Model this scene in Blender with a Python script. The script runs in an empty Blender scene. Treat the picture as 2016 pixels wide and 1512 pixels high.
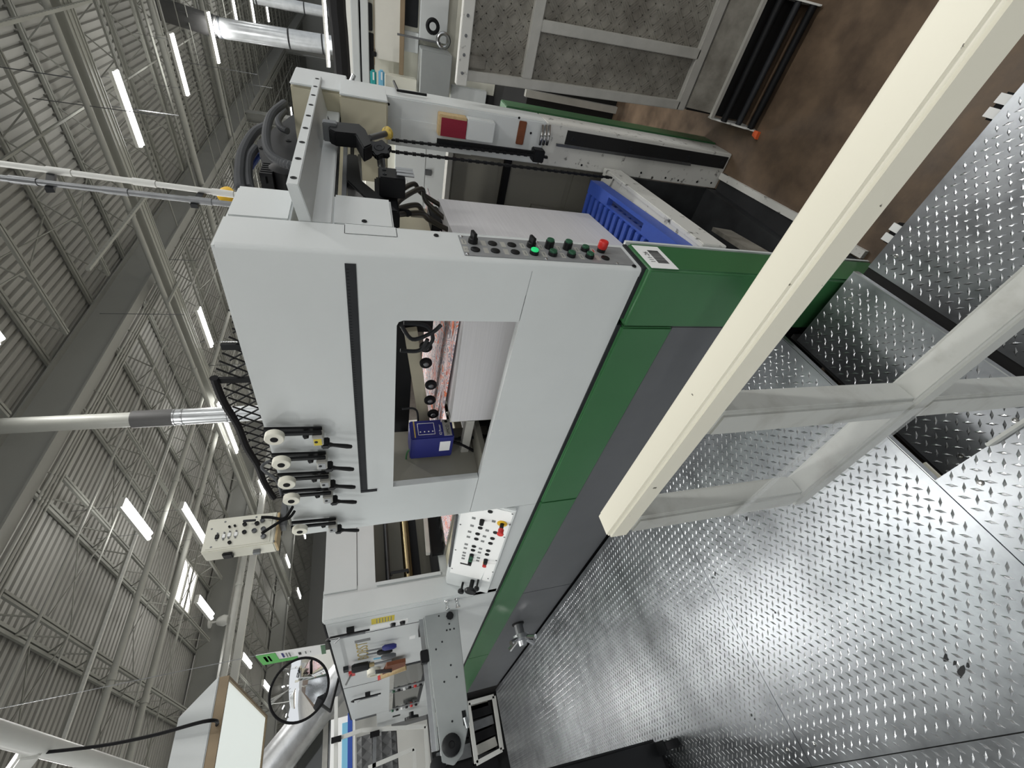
import bpy, bmesh, math, random
import numpy as np
from mathutils import Vector, Matrix
random.seed(7)
S = bpy.context.scene
COL = S.collection
PI = math.pi
# ------------------------------------------------------------------ camera
# world: X across the machine (away from the operator), Y along the machine, Z up,
# origin = near operator-side corner of the feeder at platform level.  The picture is a
# portrait taken sideways, so the camera is rolled by a quarter turn.
F_PX = 845.58
R = np.array([[-0.24893779, -0.19876138, -0.947905],
              [0.70116371, -0.71214998, -0.03481176],
              [-0.66813129, -0.67330255, 0.31664531]])   # world -> camera
CAM = np.array([-1.115, -0.603, 1.55])
cd = bpy.data.cameras.new('camera')
cam = bpy.data.objects.new('camera', cd)
COL.objects.link(cam)
cd.sensor_fit = 'HORIZONTAL'
cd.sensor_width = 36.0
cd.lens = F_PX / 2016 * 36.0
cd.clip_start = 0.02
cd.clip_end = 300
m4 = Matrix.Identity(4)
for i in range(3):
    for j in range(3):
        m4[i][j] = float(R[j, i])
    m4[i][3] = float(CAM[i])
cam.matrix_world = m4
S.camera = cam
# ------------------------------------------------------------------ world, exposure
w = bpy.data.worlds.new('hall_light')
S.world = w
w.use_nodes = True
bg = w.node_tree.nodes['Background']
bg.inputs[0].default_value = (0.95, 0.98, 1.0, 1)
bg.inputs[1].default_value = 0.95
S.view_settings.view_transform = 'Standard'
S.view_settings.look = 'None'
S.view_settings.gamma = 1.0
S.view_settings.use_curve_mapping = False
S.view_settings.exposure = -0.1
LAMP_W = 88.0          # watts of each twin-tube fixture
UPLIGHT = 0.11         # share of it for an added upward lamp that brightens the roof deck
LAMP_E = 9.0           # emission of the visible tubes


# ------------------------------------------------------------------ survey helpers
# intersection of a sight line with a real plane of the place (X=.., Y=.. or Z=.. in metres)
def _ray(x, y):
    return R.T @ np.array([x - 1008.0, -(y - 756.0), -F_PX])


def ax(x, y, X):
    d = _ray(x, y); t = (X - CAM[0]) / d[0]; p = CAM + t * d
    return Vector((X, float(p[1]), float(p[2])))


def ay(x, y, Y):
    d = _ray(x, y); t = (Y - CAM[1]) / d[1]; p = CAM + t * d
    return Vector((float(p[0]), Y, float(p[2])))


def az(x, y, Z):
    d = _ray(x, y); t = (Z - CAM[2]) / d[2]; p = CAM + t * d
    return Vector((float(p[0]), float(p[1]), Z))


# ------------------------------------------------------------------ materials
def lin(c):
    return tuple(((v / 255.0) / 12.92 if v / 255.0 <= 0.04045 else ((v / 255.0 + 0.055) / 1.055) ** 2.4) for v in c)


MATS = {}


def mat(name, rgb, rough=0.5, metal=0.0, var=0.06, scale=6.0, bump=0.0, bscale=200.0, spec=0.5, rgb2=None, thr=None, emit=0.0, alpha=None, trans=0.0, rvar=0.0, stretch=None):
    m = bpy.data.materials.new(name)
    m.use_nodes = True
    nt = m.node_tree
    b = nt.nodes['Principled BSDF']
    c = lin(rgb)
    b.inputs['Roughness'].default_value = rough
    b.inputs['Metallic'].default_value = metal
    b.inputs['Specular IOR Level'].default_value = spec
    b.inputs['Base Color'].default_value = (*c, 1)
    tc = nt.nodes.new('ShaderNodeTexCoord')
    src = tc.outputs['Object']
    if stretch:
        mp = nt.nodes.new('ShaderNodeMapping')
        mp.inputs['Scale'].default_value = stretch
        nt.links.new(src, mp.inputs['Vector'])
        src = mp.outputs['Vector']
    if var > 0 or rgb2:
        n = nt.nodes.new('ShaderNodeTexNoise')
        n.inputs['Scale'].default_value = scale
        n.inputs['Detail'].default_value = 6
        n.inputs['Roughness'].default_value = 0.6
        nt.links.new(src, n.inputs['Vector'])
        r = nt.nodes.new('ShaderNodeValToRGB')
        if rgb2:
            lo, hi = thr or (0.4, 0.6)
            r.color_ramp.elements[0].position = lo
            r.color_ramp.elements[1].position = hi
            r.color_ramp.elements[0].color = (*lin(rgb2), 1)
            r.color_ramp.elements[1].color = (*c, 1)
        else:
            r.color_ramp.elements[0].position = 0.25
            r.color_ramp.elements[1].position = 0.75
            r.color_ramp.elements[0].color = (*[v * (1 - var) for v in c], 1)
            r.color_ramp.elements[1].color = (*[min(1, v * (1 + var)) for v in c], 1)
        nt.links.new(n.outputs['Fac'], r.inputs['Fac'])
        nt.links.new(r.outputs['Color'], b.inputs['Base Color'])
        if rvar > 0:
            mr = nt.nodes.new('ShaderNodeMapRange')
            mr.inputs['From Min'].default_value = 0.3
            mr.inputs['From Max'].default_value = 0.7
            mr.inputs['To Min'].default_value = max(0.02, rough - rvar)
            mr.inputs['To Max'].default_value = min(1, rough + rvar)
            nt.links.new(n.outputs['Fac'], mr.inputs['Value'])
            nt.links.new(mr.outputs['Result'], b.inputs['Roughness'])
    if bump > 0:
        n2 = nt.nodes.new('ShaderNodeTexNoise')
        n2.inputs['Scale'].default_value = bscale
        n2.inputs['Detail'].default_value = 3
        nt.links.new(src, n2.inputs['Vector'])
        bp = nt.nodes.new('ShaderNodeBump')
        bp.inputs['Strength'].default_value = bump
        bp.inputs['Distance'].default_value = 0.002
        nt.links.new(n2.outputs['Fac'], bp.inputs['Height'])
        nt.links.new(bp.outputs['Normal'], b.inputs['Normal'])
    if emit > 0:
        b.inputs['Emission Color'].default_value = (*c, 1)
        b.inputs['Emission Strength'].default_value = emit
    if trans > 0:
        b.inputs['Transmission Weight'].default_value = trans
        b.inputs['IOR'].default_value = 1.45
    if alpha is not None:
        b.inputs['Alpha'].default_value = alpha
    MATS[name] = m
    return m


mat('white_paint', (204, 208, 208), 0.42, var=0.035, scale=3, bump=0.08, bscale=500)
mat('white_worn', (203, 203, 198), 0.5, rgb2=(60, 58, 55), thr=(0.30, 0.40), scale=22)
mat('cream_paint', (214, 213, 200), 0.45, var=0.04, scale=4)
mat('green_paint', (54, 104, 64), 0.38, var=0.06, scale=3, bump=0.05, bscale=400)
mat('slate_paint', (88, 90, 93), 0.45, var=0.08, scale=4, bump=0.05, bscale=400)
mat('rail_paint', (226, 223, 207), 0.38, rgb2=(92, 88, 76), thr=(0.285, 0.305), scale=55)
mat('rail_grey', (176, 178, 174), 0.45, rgb2=(158, 158, 153), thr=(0.28, 0.5), scale=14)
mat('tread_plate', (162, 166, 170), 0.33, metal=0.9, rgb2=(124, 127, 131), thr=(0.25, 0.62), scale=7, bump=0.04, bscale=60, rvar=0.03)
mat('tread_lug', (200, 203, 206), 0.26, metal=0.9, rgb2=(160, 162, 165), thr=(0.3, 0.6), scale=9)
mat('black_metal', (20, 21, 23), 0.5, var=0.2, scale=10, spec=0.2)
mat('dark_metal', (36, 38, 41), 0.5, var=0.2, scale=10, spec=0.25)
mat('deep_black', (10, 10, 12), 0.7, var=0.1)
mat('black_rubber', (22, 22, 24), 0.75, var=0.15, scale=20, spec=0.2)
mat('black_plastic', (18, 19, 21), 0.38, var=0.1, spec=0.3)
mat('grey_hose', (70, 72, 75), 0.6, var=0.1)
mat('brown_hose', (44, 40, 32), 0.45, var=0.15)
mat('steel', (168, 170, 172), 0.3, metal=1.0, var=0.1, scale=15)
mat('dull_steel', (120, 122, 124), 0.45, metal=0.9, var=0.15, scale=15)
mat('chrome', (215, 216, 218), 0.12, metal=1.0, var=0.03)
mat('alu', (178, 177, 171), 0.5, metal=0.3, var=0.10, scale=12)
mat('alu_dirty', (142, 139, 130), 0.6, metal=0.2, rgb2=(104, 100, 92), thr=(0.3, 0.65), scale=9)
mat('panel_alu', (150, 152, 154), 0.42, metal=0.35, var=0.06, scale=30)
mat('nylon', (224, 222, 208), 0.5, var=0.04)
mat('yellow', (222, 178, 40), 0.5, var=0.1)
mat('yellow_old', (196, 170, 78), 0.5, rgb2=(110, 92, 46), thr=(0.3, 0.5), scale=60)
mat('brass', (150, 136, 104), 0.3, metal=1.0, var=0.15)
mat('red', (196, 42, 38), 0.4, var=0.05)
mat('red_felt', (128, 28, 48), 0.9, var=0.08, scale=200)
mat('wood', (188, 164, 122), 0.6, var=0.15, scale=8, stretch=(1, 8, 8))
mat('wood_edge', (146, 128, 102), 0.6, var=0.15, scale=8)
mat('button_green', (34, 82, 58), 0.4, var=0.05)
mat('button_lit', (30, 190, 110), 0.3, var=0.0, emit=0.7)
mat('blue_box', (34, 40, 112), 0.4, var=0.05)
mat('blue_plastic', (52, 80, 164), 0.42, var=0.08, scale=14)
mat('paper', (224, 223, 225), 0.85, var=0.02)
mat('paper_side', (206, 205, 207), 0.85, rgb2=(199, 198, 200), thr=(0.35, 0.6), scale=3, stretch=(1, 1, 90))
mat('label_white', (236, 237, 236), 0.5, var=0.01)
mat('ink', (20, 20, 22), 0.6, var=0.0)
mat('ink_grey', (120, 122, 122), 0.6, var=0.0)
mat('gold', (190, 168, 96), 0.4, metal=0.3, var=0.1)
mat('deck', (150, 150, 146), 0.6, var=0.05, scale=0.8)
mat('joist_paint', (138, 139, 133), 0.55, var=0.06, scale=3)
mat('girder_paint', (146, 147, 143), 0.6, var=0.05, scale=1)
mat('wall_paint', (158, 159, 157), 0.7, var=0.04, scale=0.7)
mat('wall_light', (196, 197, 193), 0.7, var=0.03, scale=1)
mat('pipe_paint', (160, 161, 155), 0.45, var=0.05, scale=6)
mat('pipe_white', (206, 207, 203), 0.4, var=0.05, scale=6)
mat('galv', (178, 181, 183), 0.34, metal=0.9, var=0.15, scale=5)
mat('foil', (190, 192, 194), 0.36, metal=0.9, var=0.2, scale=6, bump=1.0, bscale=14)
mat('fixture', (214, 214, 208), 0.5, var=0.02)
mat('tube', (255, 255, 255), 0.3, var=0.0, emit=LAMP_E)
mat('skylight', (255, 252, 248), 0.3, var=0.0, emit=2.2)
mat('diffuser', (238, 245, 240), 0.4, var=0.0, emit=0.62)
mat('floor_concrete', (108, 90, 72), 0.5, rgb2=(72, 60, 50), thr=(0.28, 0.66), scale=7, bump=0.25, bscale=60, rvar=0.12)
mat('floor_grey', (176, 174, 168), 0.55, var=0.1, scale=0.6)
mat('mat_black', (34, 35, 37), 0.85, var=0.25, scale=12, bump=0.3, bscale=120)
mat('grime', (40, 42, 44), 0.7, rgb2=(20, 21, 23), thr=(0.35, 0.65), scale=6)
mat('inner_panel', (134, 132, 122), 0.55, var=0.05, scale=2)
mat('beige_metal', (182, 177, 156), 0.5, var=0.06, scale=4)
mat('board_white', (226, 224, 214), 0.45, var=0.03)
mat('glass_dark', (60, 62, 60), 0.08, var=0.1, spec=0.8)
mat('mirror', (235, 236, 238), 0.03, metal=1.0, var=0.0)
mat('acrylic', (225, 228, 228), 0.08, var=0.0, alpha=0.16)
mat('blue_light', (120, 184, 214), 0.6, var=0.03)
mat('blue_mid', (40, 74, 160), 0.6, var=0.03)
mat('teal', (48, 160, 160), 0.3, var=0.05)
mat('sign_green', (86, 176, 84), 0.5, var=0.03)
mat('quilt', (92, 93, 94), 0.6, var=0.1, scale=20)
mat('sticker_yellow', (206, 186, 50), 0.5, var=0.03)
mat('grey_plate', (150, 154, 154), 0.4, var=0.06, scale=6)
mat('brown_leather', (112, 62, 34), 0.6, var=0.2, scale=30)
mat('duct_dark', (70, 70, 70), 0.6, var=0.1)
mat('screw', (198, 198, 196), 0.25, metal=1.0, var=0.0)
mat('orange', (220, 96, 50), 0.5, var=0.05)


def printed_sheet():
    m = mat('print', (226, 216, 214), 0.5, var=0.0)
    nt = m.node_tree
    b = nt.nodes['Principled BSDF']
    tc = nt.nodes.new('ShaderNodeTexCoord')
    n = nt.nodes.new('ShaderNodeTexNoise')
    n.inputs['Scale'].default_value = 14
    n.inputs['Detail'].default_value = 4
    n.inputs['Distortion'].default_value = 1.6
    nt.links.new(tc.outputs['Object'], n.inputs['Vector'])
    r = nt.nodes.new('ShaderNodeValToRGB')
    cr = r.color_ramp
    cr.elements[0].position = 0.33
    cr.elements[0].color = (*lin((196, 70, 36)), 1)
    cr.elements[1].position = 0.72
    cr.elements[1].color = (*lin((236, 150, 110)), 1)
    for p, c in ((0.42, (232, 214, 212)), (0.5, (120, 112, 130)), (0.57, (238, 230, 230)), (0.64, (214, 92, 50))):
        e = cr.elements.new(p)
        e.color = (*lin(c), 1)
    nt.links.new(n.outputs['Fac'], r.inputs['Fac'])
    nt.links.new(r.outputs['Color'], b.inputs['Base Color'])


printed_sheet()


# ------------------------------------------------------------------ mesh builder
class MB:
    def __init__(self):
        self.v = []
        self.f = []

    def add(self, vs, fs):
        o = len(self.v)
        self.v += [tuple(p) for p in vs]
        self.f += [tuple(i + o for i in q) for q in fs]
        return self

    def box(self, x0, x1, y0, y1, z0, z1):
        x0, x1 = min(x0, x1), max(x0, x1); y0, y1 = min(y0, y1), max(y0, y1); z0, z1 = min(z0, z1), max(z0, z1)
        return self.add([(x0, y0, z0), (x1, y0, z0), (x1, y1, z0), (x0, y1, z0), (x0, y0, z1), (x1, y0, z1), (x1, y1, z1), (x0, y1, z1)],
                        [(0, 3, 2, 1), (4, 5, 6, 7), (0, 1, 5, 4), (1, 2, 6, 5), (2, 3, 7, 6), (3, 0, 4, 7)])

    def obox(self, c, a, b, d):
        """box with centre c and half-axis vectors a, b, d"""
        c, a, b, d = Vector(c), Vector(a), Vector(b), Vector(d)
        if a.cross(b).dot(d) < 0:
            d = -d
        vs = [c - a - b - d, c + a - b - d, c + a + b - d, c - a + b - d, c - a - b + d, c + a - b + d, c + a + b + d, c - a + b + d]
        return self.add(vs, [(0, 3, 2, 1), (4, 5, 6, 7), (0, 1, 5, 4), (1, 2, 6, 5), (2, 3, 7, 6), (3, 0, 4, 7)])

    def bar(self, p, q, w, h=None, up=(0, 0, 1)):
        """rectangular bar from p to q, w wide, h tall"""
        p, q = Vector(p), Vector(q)
        h = h or w
        d = q - p
        u = Vector(up)
        s = d.cross(u)
        if s.length < 1e-6:
            s = d.cross(Vector((1, 0, 0)))
        s.normalize()
        t = s.cross(d).normalized()
        return self.obox((p + q) / 2, d / 2, s * w / 2, t * h / 2)

    def prism(self, pts, ext):
        """closed planar polygon extruded by vector ext"""
        e = Vector(ext)
        n = len(pts)
        P = [Vector(p) for p in pts]
        nrm = Vector((0, 0, 0))
        for i in range(n):
            nrm += (P[i] - P[0]).cross(P[(i + 1) % n] - P[0])
        if nrm.dot(e) > 0:
            P = P[::-1]
        vs = P + [p + e for p in P]
        fs = [tuple(range(n)), tuple(range(2 * n - 1, n - 1, -1))]
        fs += [(i, i + n, (i + 1) % n + n, (i + 1) % n) for i in range(n)]
        return self.add(vs, fs)

    def cyl(self, p, q, r, n=14, r2=None, cap=True):
        p, q = Vector(p), Vector(q)
        d = (q - p).normalized()
        a = d.orthogonal().normalized()
        b = d.cross(a)
        r2 = r if r2 is None else r2
        vs = []
        for c, rr in ((p, r), (q, r2)):
            for i in range(n):
                t = 2 * PI * i / n
                vs.append(c + (a * math.cos(t) + b * math.sin(t)) * rr)
        fs = [(i, (i + 1) % n, (i + 1) % n + n, i + n) for i in range(n)]
        if cap:
            fs += [tuple(range(n - 1, -1, -1)), tuple(range(n, 2 * n))]
        return self.add(vs, fs)

    def lathe(self, c, axis, prof, n=18):
        """profile [(along, radius)] revolved about axis through c"""
        c, d = Vector(c), Vector(axis).normalized()
        a = d.orthogonal().normalized()
        b = d.cross(a)
        vs, fs = [], []
        for s, r in prof:
            for i in range(n):
                t = 2 * PI * i / n
                vs.append(c + d * s + (a * math.cos(t) + b * math.sin(t)) * max(r, 1e-4))
        for k in range(len(prof) - 1):
            for i in range(n):
                j = (i + 1) % n
                fs.append((k * n + i, k * n + j, (k + 1) * n + j, (k + 1) * n + i))
        fs += [tuple(range(n - 1, -1, -1)), tuple(range((len(prof) - 1) * n, len(prof) * n))]
        return self.add(vs, fs)

    def tube(self, path, r, n=8, smooth=0, ridge=0.0, step=None):
        P = [Vector(p) for p in path]
        if smooth:
            P = spline(P, smooth)
        if step:
            P = resample(P, step)
        vs, fs = [], []
        d0 = (P[1] - P[0]).normalized()
        a = d0.orthogonal().normalized()
        for k, p in enumerate(P):
            d = (P[min(k + 1, len(P) - 1)] - P[max(k - 1, 0)]).normalized()
            a = (a - d * a.dot(d)).normalized()
            b = d.cross(a)
            rr = r * (1 - ridge * (k % 2))
            for i in range(n):
                t = 2 * PI * i / n
                vs.append(p + (a * math.cos(t) + b * math.sin(t)) * rr)
        for k in range(len(P) - 1):
            for i in range(n):
                j = (i + 1) % n
                fs.append((k * n + i, k * n + j, (k + 1) * n + j, (k + 1) * n + i))
        fs += [tuple(range(n - 1, -1, -1)), tuple(range((len(P) - 1) * n, len(P) * n))]
        return self.add(vs, fs)

    def quad(self, a, b, c, d):
        return self.add([a, b, c, d], [(0, 1, 2, 3)])

    def build(self, name, m, parent=None, bevel=0.0, smooth=False, seg=2):
        me = bpy.data.meshes.new(name)
        me.from_pydata(self.v, [], self.f)
        if bevel > 0:
            bm = bmesh.new()
            bm.from_mesh(me)
            es = [e for e in bm.edges if len(e.link_faces) == 2 and e.calc_face_angle(0) > 0.5]
            bmesh.ops.bevel(bm, geom=es, offset=bevel, segments=seg, affect='EDGES', clamp_overlap=True)
            bm.to_mesh(me)
            bm.free()
        if smooth or bevel > 0:
            me.polygons.foreach_set('use_smooth', [True] * len(me.polygons))
            try:
                me.set_sharp_from_angle(angle=math.radians(38))
            except Exception:
                pass
        me.materials.append(MATS[m] if isinstance(m, str) else m)
        o = bpy.data.objects.new(name, me)
        COL.objects.link(o)
        if parent is not None:
            attach(o, parent)
        return o


def attach(o, parent):
    o.parent = parent
    o.matrix_parent_inverse = parent_inv(parent)


def parent_inv(p):
    return WORLD[p.name].inverted() if p.name in WORLD else Matrix.Identity(4)


WORLD = {}


def spline(P, k):
    out = []
    n = len(P)
    for i in range(n - 1):
        p0, p1, p2, p3 = P[max(i - 1, 0)], P[i], P[i + 1], P[min(i + 2, n - 1)]
        for j in range(k):
            t = j / k
            out.append(0.5 * ((2 * p1) + (-p0 + p2) * t + (2 * p0 - 5 * p1 + 4 * p2 - p3) * t * t + (-p0 + 3 * p1 - 3 * p2 + p3) * t ** 3))
    out.append(P[-1])
    return out


def resample(P, step):
    out = [P[0]]
    acc = 0.0
    for a, b in zip(P, P[1:]):
        L = (b - a).length
        t = step - acc
        while t <= L:
            out.append(a + (b - a) * (t / L))
            t += step
        acc = (acc + L) % step
    if (out[-1] - P[-1]).length > 1e-4:
        out.append(P[-1])
    return out if len(out) > 1 else P


def tag(o, label, cat, group=None, kind=None):
    o['label'] = label
    o['category'] = cat
    if group:
        o['group'] = group
    if kind:
        o['kind'] = kind
    return o


def thing(name, label, cat, loc=(0, 0, 0), group=None):
    o = bpy.data.objects.new(name, None)
    COL.objects.link(o)
    o.empty_display_size = 0.1
    o.location = loc
    WORLD[o.name] = Matrix.Translation(Vector(loc))
    return tag(o, label, cat, group)


def structure(o):
    o['kind'] = 'structure'
    return o


def stuff(o):
    o['kind'] = 'stuff'
    return o


def text_mesh(name, s, size, origin, xdir, ydir, m, parent, lift=0.0006, align='LEFT', xs=1.0):
    cu = bpy.data.curves.new(name + '_curve', 'FONT')
    cu.body = s
    cu.size = size
    cu.align_x = align
    tmp = bpy.data.objects.new(name + '_tmp', cu)
    COL.objects.link(tmp)
    dg = bpy.context.evaluated_depsgraph_get()
    me = bpy.data.meshes.new_from_object(tmp.evaluated_get(dg))
    bpy.data.objects.remove(tmp)
    bpy.data.curves.remove(cu)
    xd, yd = Vector(xdir).normalized(), Vector(ydir).normalized()
    nz = xd.cross(yd)
    o3 = Vector(origin)
    for v in me.vertices:
        v.co = o3 + xd * (v.co.x * xs) + yd * v.co.y + nz * lift
    me.materials.clear()
    me.materials.append(MATS[m])
    o = bpy.data.objects.new(name, me)
    COL.objects.link(o)
    if parent is not None:
        attach(o, parent)
    return o

# ================================================================== THE HALL
FZ = -0.6                 # level of the hall floor; the operator platform is Z = 0
DECK = 6.85
structure(MB().box(-4, 5.5, -8, 7.5, FZ - 0.2, FZ).build('floor', 'floor_concrete'))
mb = MB()
mb.box(5.5, 70, -25, 40, FZ - 0.2, FZ).box(-30, -4, -25, 40, FZ - 0.2, FZ).box(-4, 5.5, -25, -8, FZ - 0.2, FZ).box(-4, 5.5, 7.5, 40, FZ - 0.2, FZ)
structure(mb.build('floor_hall', 'floor_grey'))  # far floor made pale so it bounces more light up to the deck
# corrugated roof deck, ribs across the machine
mb = MB()
prof = []
y = -12.0
while y < 40:
    prof += [(y, DECK), (y + 0.085, DECK), (y + 0.10, DECK + 0.045), (y + 0.137, DECK + 0.045)]
    y += 0.152
vs = []
for (yy, zz) in prof:
    vs += [(-16, yy, zz), (62, yy, zz)]
mb.add(vs, [(2 * i, 2 * i + 1, 2 * i + 3, 2 * i + 2) for i in range(len(prof) - 1)])
mb.box(-16, 62, -12, 40, DECK + 0.06, DECK + 0.2)
ceiling = structure(mb.build('ceiling', 'deck'))
structure(MB().box(-16, 62, 39.6, 40, FZ, DECK + 0.1).build('wall_back', 'wall_paint'))
structure(MB().box(61.6, 62, -12, 39.6, FZ, DECK + 0.1).build('wall_right', 'wall_light'))

# open-web joists along Y, girders along X
GIRD = (-4.2, 5.85, 15.9, 26.0)
JT, JB = DECK - 0.03, 6.27


def joist_mesh():
    ch, wb = MB(), MB()
    for g0, g1 in zip(GIRD, GIRD[1:] + (36.0,)):
        for s in (-1, 1):
            ch.box(s * 0.012, s * 0.06, g0 - 0.05, g1 + 0.05, JT - 0.05, JT)
            ch.box(s * 0.010, s * 0.045, g0 + 0.75, g1 - 0.75, JB, JB + 0.045)
        n = 9
        a, b = g0 + 0.75, g1 - 0.75
        st = (b - a) / n
        wb.bar((0, g0 + 0.12, JT - 0.03), (0, a, JB + 0.03), 0.022)
        wb.bar((0, g1 - 0.12, JT - 0.03), (0, b, JB + 0.03), 0.022)
        for k in range(n):
            y0 = a + k * st
            wb.bar((0, y0, JB + 0.03), (0, y0 + st / 2, JT - 0.03), 0.02)
            wb.bar((0, y0 + st / 2, JT - 0.03), (0, y0 + st, JB + 0.03), 0.02)
    return ch, wb


ch, wb = joist_mesh()
j0 = ch.build('joist', 'joist_paint', ceiling)
w0 = wb.build('web', 'joist_paint', j0)
xs = [2.46 + 1.83 * k for k in range(-6, 26)]
j0.location.x = xs[0]
for x in xs[1:]:
    j = j0.copy(); COL.objects.link(j); j.location.x = x
    k = w0.copy(); COL.objects.link(k); k.parent = j
# bridging angles across the joists
for yy in (2.6, 9.2, 12.7, 20.0, 22.6):
    MB().box(-10, 46, yy, yy + 0.035, JB - 0.004, JB + 0.03).build('bridging_angle', 'joist_paint', ceiling)
# cross bridging rods between neighbouring joists
cbm = MB()
cbm.bar((0.05, 0, JT - 0.05), (1.78, 0, JB + 0.03), 0.016)
cbm.bar((0.05, 0.03, JB + 0.03), (1.78, 0.03, JT - 0.05), 0.016)
cb0 = cbm.build('cross_bridging', 'joist_paint', ceiling)
first = True
for yy in (1.0, 3.9, 8.4, 11.0, 13.4, 18.5, 21.2):
    for x in xs[4:24]:
        o = cb0 if first else cb0.copy()
        if not first:
            COL.objects.link(o)
        first = False
        o.location = (x, yy, 0)
# thin service lines and hanger rods under the joists
random.seed(21)
for k in range(14):
    x = 10.2 + k * 1.35 + random.uniform(-0.3, 0.3)
    z = random.uniform(5.75, 6.2)
    MB().cyl((x, -3.5, z), (x, 22, z), random.choice((0.012, 0.018, 0.03)), 8).build('service_line', 'joist_paint', ceiling, smooth=True)
for k in range(46):
    x, yy = random.uniform(7, 26), random.uniform(0.5, 15)
    MB().cyl((x, yy, random.uniform(4.2, 5.8)), (x, yy, JB + 0.1), 0.007, 5).build('hanger_rod', 'dull_steel', ceiling)
for k, gy in enumerate(GIRD):
    mb = MB()
    mb.box(-16, 61, gy - 0.012, gy + 0.012, 6.12, JT - 0.06)
    mb.box(-16, 61, gy - 0.11, gy + 0.11, 6.09, 6.12)
    mb.box(-16, 61, gy - 0.11, gy + 0.11, JT - 0.08, JT - 0.05)
    mb.build('girder', 'girder_paint', ceiling)
# steel columns of the hall
for cx in (22.0, 38.0):
    for gy in (5.85, 15.9, 26.0):
        mb = MB()
        mb.box(cx - 0.2, cx + 0.2, gy - 0.2, gy - 0.18, FZ, 6.1)
        mb.box(cx - 0.2, cx + 0.2, gy + 0.18, gy + 0.2, FZ, 6.1)
        mb.box(cx - 0.01, cx + 0.01, gy - 0.18, gy + 0.18, FZ, 6.1)
        mb.build('column', 'girder_paint', ceiling)
# skylight in the deck
sk0 = Vector((4.85, 13.1, DECK)); sk1 = Vector((6.15, 14.62, DECK))
sk = MB().box(sk0.x, sk1.x, sk0.y, sk1.y, DECK - 0.012, DECK - 0.006).build('window_1', 'skylight')
structure(sk)
fm = MB()
for a, b in ((sk0.x - 0.05, sk0.x), (sk1.x, sk1.x + 0.05)):
    fm.box(a, b, sk0.y - 0.05, sk1.y + 0.05, DECK - 0.05, DECK - 0.002)
for a, b in ((sk0.y - 0.05, sk0.y), (sk1.y, sk1.y + 0.05), (13.82, 13.88)):
    fm.box(sk0.x, sk1.x, a, b, DECK - 0.05, DECK - 0.002)
fm.build('window_frame', 'joist_paint', sk)

# ------------------------------------------------------------------ light fixtures
proto = {}


def lamp(x, y, L, label, z=5.5, light=True, power=1.0):
    key = round(L, 2)
    r = thing('ceiling_light', label, 'light fixture', (x, y, z), 'twin-tube light fixtures under the roof')
    if key not in proto:
        h = MB().box(-0.09, 0.09, -L / 2, L / 2, 0.03, 0.085)
        h.box(-0.09, 0.09, -L / 2 - 0.012, -L / 2, 0.0, 0.085)
        h.box(-0.09, 0.09, L / 2, L / 2 + 0.012, 0.0, 0.085)
        ob = h.build('housing', 'fixture')
        tb = []
        for s in (-0.05, 0.05):
            tb.append(MB().cyl((s, -L / 2, 0.008), (s, L / 2, 0.008), 0.03, 10).build('lamp_tube', 'tube', smooth=True))
        hg = [MB().cyl((0, s * L * 0.4, 0.085), (0, s * L * 0.4, 0.75), 0.004, 5).build('hanger', 'dull_steel') for s in (-1, 1)]
        proto[key] = [ob] + tb + hg
        parts = proto[key]
    else:
        parts = []
        for o in proto[key]:
            c = o.copy(); COL.objects.link(c); parts.append(c)
    for o in parts:
        o.parent = r
    if light:
        ld = bpy.data.lights.new('fixture_light', 'AREA')
        ld.shape = 'RECTANGLE'; ld.size = 0.22; ld.size_y = L
        ld.energy = LAMP_W * power * L / 1.2
        ld.color = (1.0, 0.985, 0.95)
        lo = bpy.data.objects.new('fixture_light', ld); COL.objects.link(lo)
        lo.parent = r; lo.location = (0, 0, -0.03)
        lu = ld.copy(); lu.energy = ld.energy * UPLIGHT
        lo = bpy.data.objects.new('added_uplight', lu); COL.objects.link(lo)
        lo.parent = r; lo.location = (0, 0, 0.1); lo.rotation_euler = (PI, 0, 0)  # extra lamp over the solid housing, added to lift the deck brightness
    return r


ORD = ['nearest', 'second', 'third', 'fourth', 'fifth', 'sixth', 'seventh', 'eighth']
ROWS = {-0.1: ('above the operator platform', (-6.4, -3.0, 3.3, 6.9, 13.0, 18.0, 22.0)),  # unseen rearmost fixture added to brighten the end faces and ramp
        3.93: ('left of the skylight', (-5.6, -1.5, 2.9, 7.55, 11.85, 16.5, 19.9, 24.3)),  # rearmost one here likewise added out of view for extra light
        9.35: ('beside the grey trunking', (-2.5, 2.5, 7.45, 15.0, 21.4, 25.4)),
        12.9: ('one row beyond the grey trunking', (-2.5, 2.43, 8.4, 14.0, 20.5, 25.5)),
        16.62: ('two rows beyond the grey trunking', (-2.5, 2.4, 8.4, 14.0, 20.5)),
        20.4: ('three rows beyond the grey trunking', (-2.0, 2.1, 8.4, 14.0, 20.5)),
        24.0: ('four rows beyond the grey trunking', (2.5, 8.4, 14.0)),
        28.0: ('five rows beyond the grey trunking', (2.5, 8.4, 14.0)),
        32.0: ('six rows beyond the grey trunking', (2.5, 8.4)),
        -5.0: ('behind the operator platform', (-2.0, 3.3, 9.0)),
        -9.0: ('far behind the operator platform', (-2.0, 3.3))}
for rx, (where, ysr) in ROWS.items():
    kk = -1
    for k, yy in enumerate(ysr):
        if yy < 0:
            lamp(rx, yy, 1.2, '%s unseen fixture behind the viewpoint %s' % (('rearmost', 'second')[k], where), light=True)
            continue
        kk += 1
        lamp(rx, yy, 1.2 if rx != 28.0 else 1.5, '%s twin-tube fixture in the row %s' % (ORD[kk], where), light=rx < 25)
lamp(5.14, 9.96, 1.7, 'long twin-tube fixture with white end cap behind the grey control box')
lamp(8.5, 10.48, 2.29, 'long twin-tube fixture alongside the black mesh guard')
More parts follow.
